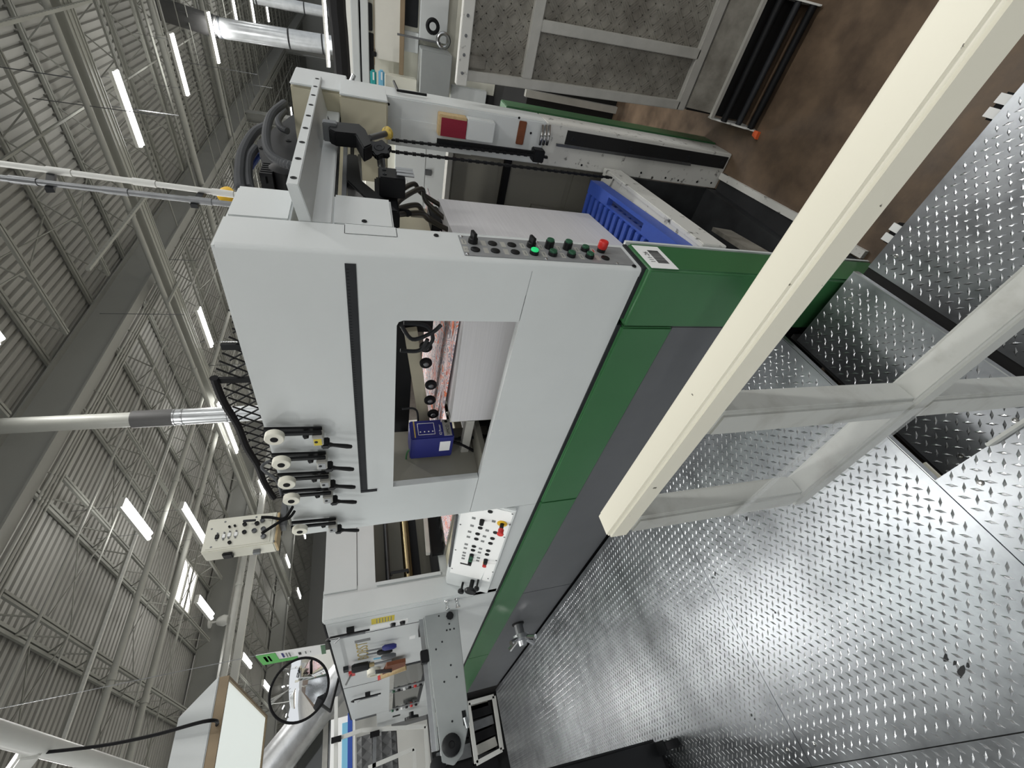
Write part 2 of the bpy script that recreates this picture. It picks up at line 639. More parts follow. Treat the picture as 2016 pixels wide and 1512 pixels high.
lamp(16.3, 1.62, 1.8, 'low-hung long light tube at the top edge by the yellow hook', z=2.36, light=False)

# ------------------------------------------------------------------ pipes, trunking, ducts under the roof
def pipe(name, label, p, q, r, m='pipe_paint', couple=4.0, cat='pipe', group='pipes under the roof'):
    p, q = Vector(p), Vector(q)
    o = MB().cyl(p, q, r, 12, cap=True).build(name, m, smooth=True)
    tag(o, label, cat, group)
    if couple:
        d = (q - p); L = d.length; d.normalize()
        s = couple * 0.5
        while s < L:
            MB().cyl(p + d * (s - 0.05), p + d * (s + 0.05), r * 1.25, 12).build('coupling', m, o, smooth=True)
            s += couple
    return o


pipe('sprinkler_pipe', 'thin painted pipe crossing just beyond the first girder', (-8, 6.95, 5.95), (40, 6.95, 5.95), 0.022)
pipe('sprinkler_pipe', 'slender pipe second beyond the first girder', (-8, 7.75, 5.95), (40, 7.75, 5.95), 0.014)
pipe('water_pipe', 'thick grey pipe running across the roof nearer the girder', (-8, 9.35, 5.92), (30, 9.35, 5.92), 0.055)
pipe('water_pipe', 'thick grey pipe running across the roof nearer the skylight', (-8, 11.1, 6.0), (30, 11.1, 6.0), 0.06)
pipe('conduit', 'narrow grey conduit running across between the two thick pipes', (-8, 10.3, 5.84), (30, 10.3, 5.84), 0.018)
pipe('gas_pipe', 'light pipe along the joists left of the grey trunking', (8.42, -6, 5.7), (8.3, 24, 5.7), 0.05)
pipe('main_pipe', 'long pipe along the joists far right of the trunking', (14.4, -3.8, 6.17), (14.0, 24, 6.17), 0.085)
pipe('main_pipe', 'long pipe along the joists furthest to the right', (19.0, -3.8, 6.17), (18.6, 24, 6.17), 0.07)
tr = tag(MB().box(8.68, 9.06, -6, 24, 5.66, 5.78).build('cable_trunking', 'pipe_paint'), 'wide grey cable trunking running along the roof joists', 'trunking')
for s in (8.68, 8.80, 8.94, 9.03):
    MB().box(s, s + 0.025, -6, 24, 5.645, 5.66).build('rib', 'pipe_paint', tr)
tb = MB()
for k in range(5):
    tb.box(8.2, 9.2, -4.5 + 5.2 * k, -4.46 + 5.2 * k, 5.60, 5.64)
tb.build('support_strut', 'pipe_paint', tr)
for k, (yy, xx) in enumerate(((1.0, 9.0), (3.9, 8.4))):
    o = MB().box(xx - 2.2, xx + 0.6, yy, yy + 0.04, 5.58, 5.63)
    for i in range(26):
        o.box(xx - 2.15 + i * 0.1, xx - 2.10 + i * 0.1, yy - 0.004, yy, 5.585, 5.625)
    tag(o.build('strut_channel', 'pipe_paint'), ('slotted strut channel under the trunking nearer the right edge', 'slotted strut channel crossing the trunking in front of the girder')[k], 'strut')
o = MB().box(-4, 8, 9.0, 9.04, 6.12, 6.17)
for i in range(110):
    o.box(-3.9 + i * 0.1, -3.85 + i * 0.1, 8.995, 9.0, 6.125, 6.165)
tag(o.build('strut_channel', 'pipe_white'), 'pale slotted strut channel beyond the first girder', 'strut')
# conduits strapped to the near face of the first girder and along its foot
for k in range(4):
    pipe('conduit', '%s of four thin conduits along the foot of the first girder' % ('lowest', 'second', 'third', 'topmost')[k],
         (-10, 6.0 + 0.075 * k, 6.05), (44, 6.0 + 0.075 * k, 6.05), 0.016, 'pipe_paint', couple=6.0, cat='conduit', group='conduits along the girder')
# pipe and pale rail under the second girder
pv = pipe('valve_pipe', 'white pipe with a hand valve under the far girder', (-4, 15.55, 5.86), (7.6, 15.55, 5.86), 0.10, 'pipe_white')
v = ay(437, 1222, 15.5)
MB().lathe(v, (0, 0, 1), [(-0.16, 0.13), (-0.05, 0.17), (0.1, 0.12), (0.14, 0.08)], 14).build('valve_body', 'pipe_white', pv, smooth=True)
MB().lathe(v + Vector((0, 0, 0.3)), (0, 0, 1), [(-0.16, 0.03), (0.0, 0.03), (0.0, 0.16), (0.04, 0.16)], 14).build('valve_wheel', 'pipe_white', pv, smooth=True)
tag(MB().box(-4, 14, 15.3, 15.42, 5.42, 5.62).build('hanger_rail', 'wall_light'), 'pale horizontal rail below the white valve pipe', 'rail')
# round galvanised duct behind the mesh guard
a, b = ax(262, 826, 3.2), ax(520, 812, 3.2)
d = (b - a).normalized()
du = thing('round_duct', 'galvanised round duct behind the black mesh guard', 'duct', tuple(a), 'round ducts')
MB().cyl(a, a + (b - a) * 0.3, 0.105, 20).build('damper', 'duct_dark', du, smooth=True)
MB().cyl(a + (b - a) * 0.3, b, 0.10, 20).build('pipe_run', 'galv', du, smooth=True)
for t in (0.3, 0.36, 0.7):
    MB().cyl(a + (b - a) * t, a + (b - a) * (t + 0.012), 0.108, 20).build('clamp_ring', 'steel', du, smooth=True)
MB().cyl(a, (a.x, a.y, 6.2), 0.09, 14).build('riser', 'pipe_paint', du, smooth=True)
# big spiral ducts upper right
for (p0, p1, r, lab) in (((428, 54), (655, 90), 0.26, 'large shiny spiral duct at the upper right with a dark clamp'),
                         ((500, -4), (660, 28), 0.16, 'thinner shiny spiral duct above the larger one, upper right')):
    a, b = ax(*p0, 17.0 if r > 0.2 else 19.0), ax(*p1, 17.0 if r > 0.2 else 19.0)
    du = thing('spiral_duct', lab, 'duct', tuple(a), 'spiral ducts at upper right')
    MB().cyl(a, b, r, 24).build('pipe_run', 'galv', du, smooth=True)
    for t in (0.02, 0.6, 0.9):
        MB().cyl(a + (b - a) * t, a + (b - a) * (t + 0.015), r * 1.03, 24).build('clamp_ring', 'dark_metal', du, smooth=True)
    if r > 0.2:
        MB().cyl(a + (a - b).normalized() * 1.6 + Vector((0, -0.3, 0.3)), a, r * 1.08, 20).build('inlet', 'duct_dark', du, smooth=True)
# conduits dropping to the machine
dcl = []
for (p, q, r, lab, m) in (((0, 322), (468, 384), 0.014, 'pale conduit dropping to the feeder, right of the pair', 'pipe_white'),
                          ((0, 350), (452, 402), 0.014, 'dark conduit dropping to the feeder, left of the pair', 'dull_steel')):
    a, b = ay(*p, 0.5), ay(*q, 0.5)
    dcl.append((a, b))
    o = pipe('drop_conduit', lab, a + (a - b) * 2.4, b - (a - b).normalized() * 0.3, r, m, couple=0.35, cat='conduit', group='conduits dropping to the feeder')
for k, t in enumerate((0.19, 0.83)):
    p, q = dcl[0][0].lerp(dcl[0][1], t), dcl[1][0].lerp(dcl[1][1], t)
    tag(MB().bar(p + (p - q) * 0.2 + Vector((0, 0.02, 0)), q + (q - p) * 0.2 + Vector((0, 0.02, 0)), 0.02, 0.03).build('conduit_clamp', 'dark_metal'), ('upper strut clamp joining the two drop conduits', 'lower strut clamp joining the two drop conduits near the feeder')[k], 'clamp')
a = ay(450, 388, 0.55)
o = tag(MB().lathe(a, (-0.5, -0.8, 0.3), [(0, 0.028), (0.01, 0.045), (0.028, 0.045), (0.04, 0.02)], 18).build('yellow_button', 'yellow', smooth=True), 'round yellow pull station behind the top of the feeder', 'button')
a = ay(622, 14, 6.0)
hh = thing('chain_hoist', 'yellow hoist block hanging by the thin spiral duct', 'hoist', tuple(a))
MB().lathe(a, (-0.7, -0.6, 0.1), [(0, 0.2), (0.05, 0.28), (0.2, 0.28), (0.26, 0.1)], 18).build('hoist_block', 'yellow', hh, smooth=True)
MB().cyl(a, (a.x, a.y, DECK), 0.03, 8).build('suspension_rod', 'dark_metal', hh, smooth=True)

# ================================================================== OPERATOR PLATFORM
plat = thing('operator_platform', 'raised galvanised diamond-plate platform with steps beside the machine', 'platform', (-1.3, 3, 0))
PITCH = 0.0268


def lugs(x0, x1, y0, y1, z, parent, skip=None, step=1):
    """raised tread lugs: alternating diamonds at +-45 degrees"""
    v, f = [], []
    L, W, H = 0.0152, 0.0045, 0.0018
    c = math.sqrt(0.5)
    n0 = int(math.floor((x0 + y0) * c / PITCH)) - 1
    n1 = int(math.ceil((x1 + y1) * c / PITCH)) + 1
    m0 = int(math.floor((y0 - x1) * c / PITCH)) - 1
    m1 = int(math.ceil((y1 - x0) * c / PITCH)) + 1
    mg = 0.012
    for i in range(n0, n1):
        for j in range(m0, m1):
            px, py = (i - j) * PITCH * c, (i + j) * PITCH * c
            if not (x0 + mg < px < x1 - mg and y0 + mg < py < y1 - mg):
                continue
            dx, dy = (c, c) if (i + j) % 2 else (-c, c)
            nx, ny = -dy, dx
            o = len(v)
            v += [(px - dx * L, py - dy * L, z), (px + nx * W, py + ny * W, z), (px + dx * L, py + dy * L, z), (px - nx * W, py - ny * W, z),
                  (px - dx * L * 0.45, py - dy * L * 0.45, z + H), (px + dx * L * 0.45, py + dy * L * 0.45, z + H)]
            f += [(o, o + 4, o + 1), (o + 1, o + 4, o + 5), (o + 1, o + 5, o + 2), (o, o + 3, o + 4), (o + 3, o + 5, o + 4), (o + 3, o + 2, o + 5)]
    mb = MB()
    mb.v, mb.f = v, [(a, c2, b) for a, b, c2 in f]
    return stuff(mb.build('tread_lugs', 'tread_lug', parent))


def plate(x0, x1, y0, y1, z, name='plate', screws=True):
    o = MB().box(x0, x1, y0, y1, z - 0.006, z).build(name, 'tread_plate', plat)
    lugs(x0, x1, y0, y1, z, o)
    if screws:
        for px in (x0 + 0.06, x1 - 0.06):
            for py in (y0 + 0.08, y1 - 0.08):
                MB().lathe((px, py, z), (0, 0, 1), [(0, 0.008), (0.0025, 0.008), (0.003, 0.005), (0.0012, 0.003)], 10).build('screw', 'screw', o)
    return o


G = 0.0015
for (x0, x1, y0, y1) in ((-2.7, -1.33, -1.9, 0.195), (-1.33, -0.782, -1.9, 0.195), (-2.7, -1.33, 0.195, 1.31), (-1.33, -0.03, 0.195, 1.31),
                         (-2.7, -1.33, 1.31, 3.62), (-1.33, -0.03, 1.31, 3.62), (-2.7, -1.33, 3.62, 6.6), (-1.33, -0.03, 3.62, 6.6)):
    plate(x0 + G, x1 - G, y0 + G, y1 - G, 0.0)
# frame under the plates (open stairwell beside the machine)
MB().box(-2.7, -0.03, 0.30, 6.6, -0.06, -0.0062).build('deck_frame', 'deep_black', plat)
MB().box(-2.7, -0.80, -1.9, 0.30, -0.06, -0.0062).build('deck_frame', 'deep_black', plat)
MB().box(-0.83, -0.80, -1.9, 0.30, FZ, -0.06).build('stringer', 'deep_black', plat)
MB().box(-0.80, -0.03, 0.55, 0.57, FZ, -0.06).build('riser_back', 'deep_black', plat)
MB().box(-0.79, -0.04, 0.192, 0.1945, -0.022, 0.0).build('nosing', 'steel', plat)
# steps
st = plate(-0.785, -0.055, -0.068, 0.262, -0.2, 'step_tread')
MB().box(-0.785, -0.055, -0.072, -0.0685, -0.226, -0.1985).build('nosing', 'steel', plat)
MB().box(-0.785, -0.055, -0.06, 0.26, -0.225, -0.207).build('step_core', 'alu_dirty', plat)
MB().box(-0.80, -0.02, 0.255, 0.275, FZ, -0.207).build('riser_back', 'deep_black', plat)
for z in (-0.08, -0.14):
    MB().box(-0.78, -0.70, 0.24, 0.252, z, z + 0.008).build('bracket', 'rail_paint', plat)
lp = plate(-1.9, 0.03, -1.95, -0.052, -0.4, 'landing_plate')
MB().box(-1.9, 0.03, -1.95, 0.26, -0.45, -0.4065).build('landing_core', 'deep_black', plat)
MB().box(-1.88, 0.01, -1.93, 0.24, FZ, -0.45).build('landing_base', 'black_metal', plat)
for py in (-0.185, -0.62):
    br = MB().box(0.03, 0.075, py - 0.04, py + 0.04, -0.47, -0.425).build('edge_bracket', 'black_rubber', plat, bevel=0.006)
    for s in (-1, 1):
        MB().box(0.04, 0.078, py + s * 0.02 - 0.014, py + s * 0.02 + 0.014, -0.427, -0.420).build('bracket_pad', 'label_white', br)
# loose specks on the plates
random.seed(3)
for k in range(9):
    px, py = random.uniform(-1.25, -0.25), random.uniform(0.3, 2.4)
    n = 6
    r = random.uniform(0.002, 0.005)
    pts = [(px + r * random.uniform(0.5, 1.3) * math.cos(2 * PI * i / n), py + r * random.uniform(0.5, 1.3) * math.sin(2 * PI * i / n), 0.0006) for i in range(n)]
    MB().prism(pts, (0, 0, 0.0008)).build('dirt_fleck', 'deep_black', plat)

for (px, py, s) in ((1862, 1296, 1.0), (1880, 1305, 0.7), (1893, 1322, 1.3), (1905, 1310, 0.6), (1480, 1408, 0.7), (1486, 1416, 0.5), (1470, 1020, 0.8), (1408, 1130, 0.8), (1630, 1062, 0.6)):
    c = az(px, py, 0.0)
    n = 9
    pts = []
    for i in range(n):
        t = 2 * PI * i / n
        rr = 0.011 * s * random.uniform(0.5, 1.2)
        pts.append((c.x + rr * 0.7 * math.cos(t) - rr * 0.6 * math.sin(t), c.y + rr * 1.2 * math.sin(t), 0.0006))
    MB().prism(pts, (0, 0, 0.0008)).build('dirt_fleck', 'grime', plat)

# ------------------------------------------------------------------ guard rail
rail = thing('guard_rail', 'cream-painted square-tube guard rail over the steps with a clear panel', 'guard rail', (-0.77, -0.3, 0))


def tube_y(x0, x1, y0, y1, z0, z1, name, m):
    return MB().box(x0, x1, y0, y1, z0, z1).build(name, m, rail, bevel=0.007, seg=3)


RX0, RX1 = -0.801, -0.746
tube_y(RX0, RX1, -1.35, 0.172, 1.052, 1.102, 'top_rail', 'rail_paint')
tube_y(RX0, RX1, -1.35, 0.165, 0.560, 0.607, 'mid_rail', 'rail_grey')
tube_y(RX0 + 0.001, RX1 - 0.001, 0.108, 0.164, 0.605, 1.054, 'end_post', 'rail_grey')
tube_y(RX0 + 0.001, RX1 - 0.001, -0.205, -0.150, 0.0, 0.562, 'post', 'rail_grey')
tube_y(RX0 + 0.001, RX1 - 0.001, -0.205, -0.150, 0.605, 1.054, 'post', 'rail_grey')
tube_y(RX0 + 0.001, RX1 - 0.001, -1.30, -1.245, 0.0, 1.054, 'post', 'rail_grey')
MB().box(RX0 - 0.02, RX1 - 0.01, -0.25, -0.105, 0.0, 0.008).build('foot_plate', 'rail_grey', rail, bevel=0.002)
MB().box(-0.79, -0.782, -1.35, 0.02, 0.0, 0.028).build('toe_rail', 'rail_grey', rail)
# clear acrylic sheet on the inner side, lower half of the bay, with taped edges
P = [(-0.805, 0.150, 0.575), (-0.805, 0.150, 0.80), (-0.805, 0.04, 0.80), (-0.805, -0.17, 0.79), (-0.805, -0.19, 0.575)]
MB().prism(P, (-0.003, 0, 0)).build('clear_panel', 'acrylic', rail)
MB().bar((-0.8095, 0.150, 0.796), (-0.8095, -0.17, 0.786), 0.002, 0.012).build('panel_edge', 'acrylic', rail)

# ================================================================== SHEET FEEDER
fd = thing('sheet_feeder', 'white and green sheet feeder of a die cutter, near end with button panel', 'machine', (0.6, 0.7, FZ))
T = 0.03
# upper operator-side panel with the viewing window cut into its lower edge
WY0, WY1, WZ0, WZ1 = 0.223, 1.158, 1.060, 1.460


def yz_poly(pts, x0, x1, name, m, parent, bevel=0.0):
    return MB().prism([(x0, a, b) for a, b in pts], (x1 - x0, 0, 0)).build(name, m, parent, bevel=bevel)


r = 0.02
pts = [(0.03, WZ0), (WY0, WZ0), (WY0, WZ1 - r), (WY0 + r * 0.3, WZ1 - r * 0.3), (WY0 + r, WZ1), (WY1, WZ1), (WY1, WZ0), (1.488, WZ0), (1.488, 1.895), (0.03, 1.895)]
up = yz_poly(pts, 0.0, T, 'upper_side_panel', 'white_paint', fd)
lo = yz_poly([(0.03, 0.676), (1.488, 0.676), (1.488, WZ0 - 0.003), (0.03, WZ0 - 0.003)], 0.0, T, 'lower_side_panel', 'white_paint', fd)
# panel beyond the window towards the press, under the console
yz_poly([(1.49, 0.676), (2.76, 0.676), (2.76, 0.86), (1.49, 0.80)], 0.0, T, 'lower_side_panel', 'white_paint', fd)
# dark scale slot along the panel
sl = MB().box(-0.003, 0.0, 0.035, 1.172, 1.571, 1.600)
sl.box(-0.005, 0.0, 1.158, 1.172, 1.53, 1.600)
slo = sl.build('scale_slot', 'dark_metal', up)
tk = MB()
for k in range(100):
    tk.box(-0.0035, -0.003, 0.05 + k * 0.011, 0.052 + k * 0.011, 1.590, 1.597)
tk.build('scale_ticks', 'black_metal', slo)
# front corner post with button panel, facing the loading side
ROUND = 0.012
cor = [(ROUND - ROUND * math.cos(t * PI / 12), ROUND - ROUND * math.sin(t * PI / 12)) for t in range(7)]
MB().prism([(0.0, 0.03, 0.632)] + [(a, b, 0.632) for a, b in cor] + [(0.155, 0.0, 0.632), (0.155, 0.03, 0.632)], (0, 0, 1.263)).build('front_post', 'white_paint', fd)
MB().box(0.004, 0.155, 0.03, 0.12, 0.63, 1.89).build('post_core', 'white_paint', fd)
MB().box(0.155, 0.158, -0.0005, 0.06, 0.63, 1.60).build('post_edge', 'white_paint', fd)
MB().box(0.001, 0.158, 0.004, 1.486, 1.8955, 1.902).build('top_cover', 'white_paint', fd)
MB().box(0.160, 0.362, 0.0, 0.40, 1.742, 1.8985).build('upper_cover_box', 'white_paint', fd, bevel=0.006)
bx = MB().box(0.160, 0.366, 0.0, 0.34, 1.46, 1.634).build('lower_cover_box', 'white_paint', fd, bevel=0.006)
MB().box(0.10, 0.160, -0.002, 0.03, 1.455, 1.60).build('hinge_flap', 'white_paint', bx, bevel=0.002)
for (zz, xx) in ((1.545, 0.185), (1.34, 0.128), (0.70, 0.012)):
    MB().lathe((xx, -0.001, zz), (0, -1, 0), [(0, 0.008), (0.003, 0.007), (0.003, 0.003), (0.001, 0.003)], 12).build('socket_screw', 'black_metal', fd)
# ---- near green corner and green / slate band
gr = MB()
gr.box(-0.022, 0.158, -0.014, 0.226, FZ, 0.662)
MB_g = gr.build('green_corner_cover', 'green_paint', fd, bevel=0.010, seg=3)
MB().box(0.158, 0.170, -0.016, 0.10, FZ, 0.665).build('corner_trim', 'white_paint', fd)
MB().box(-0.004, 0.158, -0.006, 0.2, 0.660, 0.674).build('shadow_gap', 'dark_metal', fd)
segs = (0.229, 1.452, 4.55, 6.45)
for a, b in zip(segs, segs[1:]):
    MB().box(-0.020, 0.02, a, b - 0.003, 0.437, 0.660).build('green_band', 'green_paint', fd, bevel=0.006)
MB().box(-0.006, 0.02, 0.229, 6.45, 0.660, 0.676).build('shadow_gap', 'dark_metal', fd)
segs = (0.229, 2.90, 6.42)
for a, b in zip(segs, segs[1:]):
    MB().box(-0.012, 0.02, a, b - 0.003, 0.002, 0.4365).build('kick_panel', 'slate_paint', fd, bevel=0.003)
MB().box(-0.006, 0.3, 6.42, 6.46, 0.002, 0.66).build('band_end', 'black_metal', fd)
MB().box(-0.010, 0.3, 0.226, 6.3, FZ, 0.002).build('plinth', 'black_metal', fd)
# barcode label wrapped on the front of the green cover
lb = MB().box(-0.016, 0.138, -0.0152, -0.0142, 0.544, 0.652).build('barcode_label', 'label_white', fd)
lb['label'] = 'white barcode label reading 111-26'
bars = MB()
random.seed(11)
x = 0.018
while x < 0.104:
    wd = random.choice((0.0008, 0.0008, 0.0014, 0.002))
    bars.box(x, x + wd, -0.0157, -0.0152, 0.562, 0.606)
    x += wd + random.choice((0.0008, 0.0014, 0.0018))
bars.build('barcode', 'ink', lb)
text_mesh('label_number', '111-26', 0.026, (0.020, -0.0152, 0.614), (1, 0, 0), (0, 0, 1), 'ink', lb)

# ---- button panel
bp = MB().box(0.016, 0.140, -0.0022, 0.0, 0.690, 1.272).build('button_panel', 'panel_alu', fd, bevel=0.001)


def on_face(px, py):
    p = ay(px, py, 0.0)
    return p.x, p.z


def crop(cx, cy):
    return 860 + cx * 0.19841, 400 + cy * 0.19841


def button(cx, cz, kind):
    Y0 = -0.0022
    if kind == 'blank':
        o = MB().lathe((cx, Y0, cz), (0, -1, 0), [(0, 0.0145), (0.003, 0.0145), (0.004, 0.012)], 18).build('blanking_plug', 'black_plastic', bp, smooth=True)
        return o
    if kind in ('green', 'green_tall', 'lit'):
        h = 0.024 if kind == 'green_tall' else 0.010
        o = MB().lathe((cx, Y0, cz), (0, -1, 0), [(0, 0.0150), (h, 0.0145), (h + 0.001, 0.0125)], 18).build('button_collar', 'black_plastic', bp, smooth=True)
        MB().lathe((cx, Y0 - h, cz), (0, -1, 0), [(0, 0.0122), (0.006, 0.0122), (0.007, 0.011)], 18).build('button_cap', 'button_lit' if kind == 'lit' else 'button_green', o, smooth=True)
        return o
    if kind == 'knob':
        o = MB().lathe((cx, Y0, cz), (0, -1, 0), [(0, 0.0155), (0.014, 0.0145), (0.016, 0.0125)], 18).build('selector_base', 'black_plastic', bp, smooth=True)
        MB().obox((cx, Y0 - 0.024, cz), (0.0145, 0, 0.003), (0, 0.010, 0), (-0.001, 0, 0.005)).build('selector_grip', 'black_plastic', o, bevel=0.0015)
        return o
    if kind == 'stop':
        o = MB().lathe((cx, Y0, cz), (0, -1, 0), [(0, 0.0145), (0.012, 0.0145)], 18).build('button_collar', 'black_plastic', bp, smooth=True)
        c = MB().lathe((cx, Y0 - 0.012, cz), (0, -1, 0), [(0, 0.0145), (0.003, 0.0165), (0.022, 0.0165), (0.026, 0.0145), (0.027, 0.009), (0.0262, 0.008)], 20).build('stop_button', 'red', o, smooth=True)
        c['label'] = 'red emergency stop mushroom button'
        return o


col_top = 0.106
rows = [(355, 395, 'knob'), (545, 400, 'blank'), (735, 412, 'blank'), (925, 425, 'knob'), (1105, 445, 'green_tall'), (1282, 455, 'green_tall'), (1450, 455, 'green'), (1615, 475, 'stop'),
        (385, 482, 'blank'), (585, 497, 'blank'), (780, 505, 'blank'), (972, 525, 'lit'), (1155, 535, 'green'), (1335, 540, 'green'), (1512, 545, 'green'), (1675, 562, 'blank')]
for k, (cx, cy, kind) in enumerate(rows):
    x, z = on_face(*crop(cx, cy))
    x = 0.098 if k < 8 else 0.052
    button(x, z, kind)
    # engraved legend plate beside each control
    lg = MB().box(x - 0.016, x + 0.016, -0.0026, -0.0022, z + 0.021, z + 0.036).build('legend', 'alu', bp)
    if kind in ('knob', 'green', 'green_tall', 'stop', 'lit'):
        MB().box(x - 0.009, x + 0.009, -0.0028, -0.0026, z + 0.026, z + 0.030).build('legend_mark', 'ink_grey' if kind != 'stop' else 'red', lg)
for (cx, cy) in ((240, 338), (303, 518), (990, 392), (1085, 565), (1785, 605)):
    x, z = on_face(*crop(cx, cy))
    MB().lathe((min(max(x, 0.022), 0.134), -0.0022, z), (0, -1, 0), [(0, 0.0055), (0.002, 0.005), (0.0035, 0.002)], 10).build('panel_screw', 'chrome', bp, smooth=True)
for (t, zc) in (('1', 1.253), ('2', 1.253)):
    text_mesh('legend_text', t, 0.018, (0.105 if t == '1' else 0.047, -0.0023, zc), (1, 0, 0), (0, 0, 1), 'ink_grey', bp)

# ---- cross beam
bm_ = MB()
bm_.prism([(0.158, -0.100, 1.708), (0.158, -0.100, 1.738), (0.158, 0.012, 1.718), (0.158, 0.012, 1.683)], (1.29, 0, 0))
beam = bm_.build('cross_beam', 'white_paint', fd, bevel=0.002)
for k in range(9):
    xb = 0.20 + k * 0.148
    MB().lathe((xb, -0.1, 1.723), (0, -1, 0), [(0.0002, 0.0085), (0.0015, 0.0085), (0.0015, 0.0045), (0.0006, 0.004)], 14).build('bolt', 'black_metal', beam)
MB().box(0.160, 1.30, 0.0, 0.02, 1.633, 1.70).build('beam_web', 'white_paint', fd, bevel=0.003)
MB().box(0.160, 1.30, 0.02, 0.05, 1.628, 1.640).build('beam_foot', 'dark_metal', fd)

# ---- drive-side column
DX = 1.28
MB().box(DX, 1.46, -0.105, 0.10, 0.62, 1.62).build('drive_column', 'white_paint', fd, bevel=0.006)
MB().box(DX, 1.46, -0.105, 0.10, FZ, 0.62).build('drive_column', 'white_worn', fd, bevel=0.004)
MB().box(DX - 0.004, DX, -0.02, 0.10, 1.0, 1.42).build('access_plate', 'white_paint', fd, bevel=0.001)
gd = MB().box(DX - 0.008, DX, -0.086, -0.02, -0.58, 0.50).build('guide_slot', 'deep_black', fd)
for zz in (0.46, 0.1, -0.3, -0.55):
    MB().lathe((DX - 0.008, -0.05, zz), (-1, 0, 0), [(0, 0.012), (0.004, 0.012), (0.004, 0.006), (0.001, 0.006)], 10).build('guide_bolt', 'dark_metal', gd)
MB().box(1.462, 1.60, -0.112, 0.02, FZ, 0.80).build('green_strip', 'green_paint', fd, bevel=0.004)
MB().box(1.30, 1.62, -0.08, 0.5, 1.62, 1.83).build('drive_cover_box', 'beige_metal', fd, bevel=0.008)
MB().box(1.298, 1.62, -0.088, -0.08, 1.60, 1.832).build('drive_cover_face', 'white_paint', fd, bevel=0.004)
q0, q1 = ax(775, 240, DX), ax(660, 180, DX)
MB().box(1.168, DX + 0.03, -0.098, 0.25, 1.425, 1.625).build('bearing_cover', 'beige_metal', fd, bevel=0.006)
MB().box(1.166, 1.40, -0.106, -0.098, 1.425, 1.625).build('bearing_cover_face', 'white_paint', fd, bevel=0.003)
# sensor housing with wood frame and red felt face on the column
a, b = ax(862, 218, DX), ax(912, 268, DX)
rb = MB().box(DX - 0.055, DX, a.y, b.y, b.z, a.z).build('felt_block', 'wood', fd, bevel=0.003)
MB().box(DX - 0.058, DX - 0.055, a.y + 0.012, b.y - 0.002, b.z, a.z - 0.012).build('felt_face', 'red_felt', rb)
c = ax(966, 272, DX)
MB().box(DX - 0.058, DX, a.y, b.y, c.z, b.z - 0.002).build('sensor_housing', 'white_paint', fd, bevel=0.004)
# leather tab, chrome clamp handles
a, b = ax(1030, 238, DX), ax(1038, 286, DX)
MB().box(DX - 0.012, DX, a.y, b.y, a.z - 0.02, a.z + 0.02).build('leather_tab', 'brown_leather', fd, bevel=0.003)
for k in range(3):
    p = ax(1068 + 7 * k, 246, DX - 0.02); q = ax(1062 + 7 * k, 285, DX - 0.03)
    MB().tube([p, (p + q) / 2 + Vector((-0.012, 0, 0)), q], 0.008, 8, smooth=5).build('clamp_handle', 'chrome', fd, smooth=True)
# thin metal straps beside the slot
for k in range(3):
    p = ax(1095, 283 + 2 * k, DX - 0.01); q = ax(1360, 322 + 2 * k, DX - 0.01)
    MB().bar(p, q, 0.003, 0.004).build('metal_strap', 'dull_steel', fd)
for (px, py) in ((1022, 232), (1045, 262), (1145, 325), (1262, 340), (1310, 350), (1335, 355), (1372, 358), (765, 205), (1400, 360)):
    p = ax(px, py, DX)
    MB().lathe((DX, p.y, p.z), (-1, 0, 0), [(0, 0.006), (0.002, 0.006), (0.002, 0.003), (0.0005, 0.003)], 8).build('socket_screw', 'black_metal', fd)
# hexagon key lying on the front edge of the column
p0, p1, p2 = ay(775, 160, -0.12), ay(783, 178, -0.12), ay(840, 187, -0.12)
hk = MB().tube([p0, p0 + (p1 - p0) * 0.75, p1, p1 + (p2 - p1) * 0.15, p2], 0.006, 6).build('hex_key', 'black_metal')
tag(hk, 'black hexagon key clipped on the front edge of the drive column', 'hex key')
# lifting chains
def chain(name, p, q, m='black_metal', pitch=0.019, w=0.011):
    p, q = Vector(p), Vector(q)
    d = (q - p); L = d.length; d.normalize()
    s = d.cross(Vector((0, 1, 0))).normalized()
    t = d.cross(s)
    mb = MB()
    n = int(L / pitch)
    for k in range(n):
        c = p + d * (k + 0.5) * pitch
        wd = w if k % 2 else w * 0.7
        mb.obox(c, d * pitch * 0.47, t * wd * 0.5, s * wd * 0.9)
    return mb.build(name, m, fd)


chain('lifting_chain', ax(770, 275, 1.20), ax(1080, 310, 1.20))
chain('lifting_chain', ax(770, 298, 1.10), ax(1205, 350, 1.10))
MB().bar(ax(860, 278, 1.22), ax(1055, 303, 1.22), 0.012, 0.025).build('chain_guide', 'black_metal', fd)
p = ax(1058, 305, 1.22)
MB().obox(p, (0.03, 0, 0), (0, 0.03, 0), (0, 0, 0.03)).build('chain_anchor', 'black_metal', fd, bevel=0.004)
# drive-side inner wall
iw = MB().box(1.42, 1.45, 0.10, 1.5, -0.2, 1.075).build('inner_wall_panel', 'inner_panel', fd)
for (z0, z1) in ((0.80, 1.06), (0.36, 0.74), (-0.2, 0.33)):
    MB().box(1.412, 1.42, 0.12, 1.5, z0, z1).build('wall_sheet', 'inner_panel', iw, bevel=0.002)
MB().box(1.395, 1.42, 0.12, 1.5, 0.735, 0.775).build('wall_rail', 'black_metal', iw)
MB().box(1.38, 1.46, 0.10, 1.5, 1.075, 1.10).build('wall_cap', 'alu', iw)
p = ax(1045, 405, 1.40); q = ax(1150, 425, 1.40)
MB().bar(p, q, 0.02, 0.02).build('wall_pipe', 'inner_panel', iw)
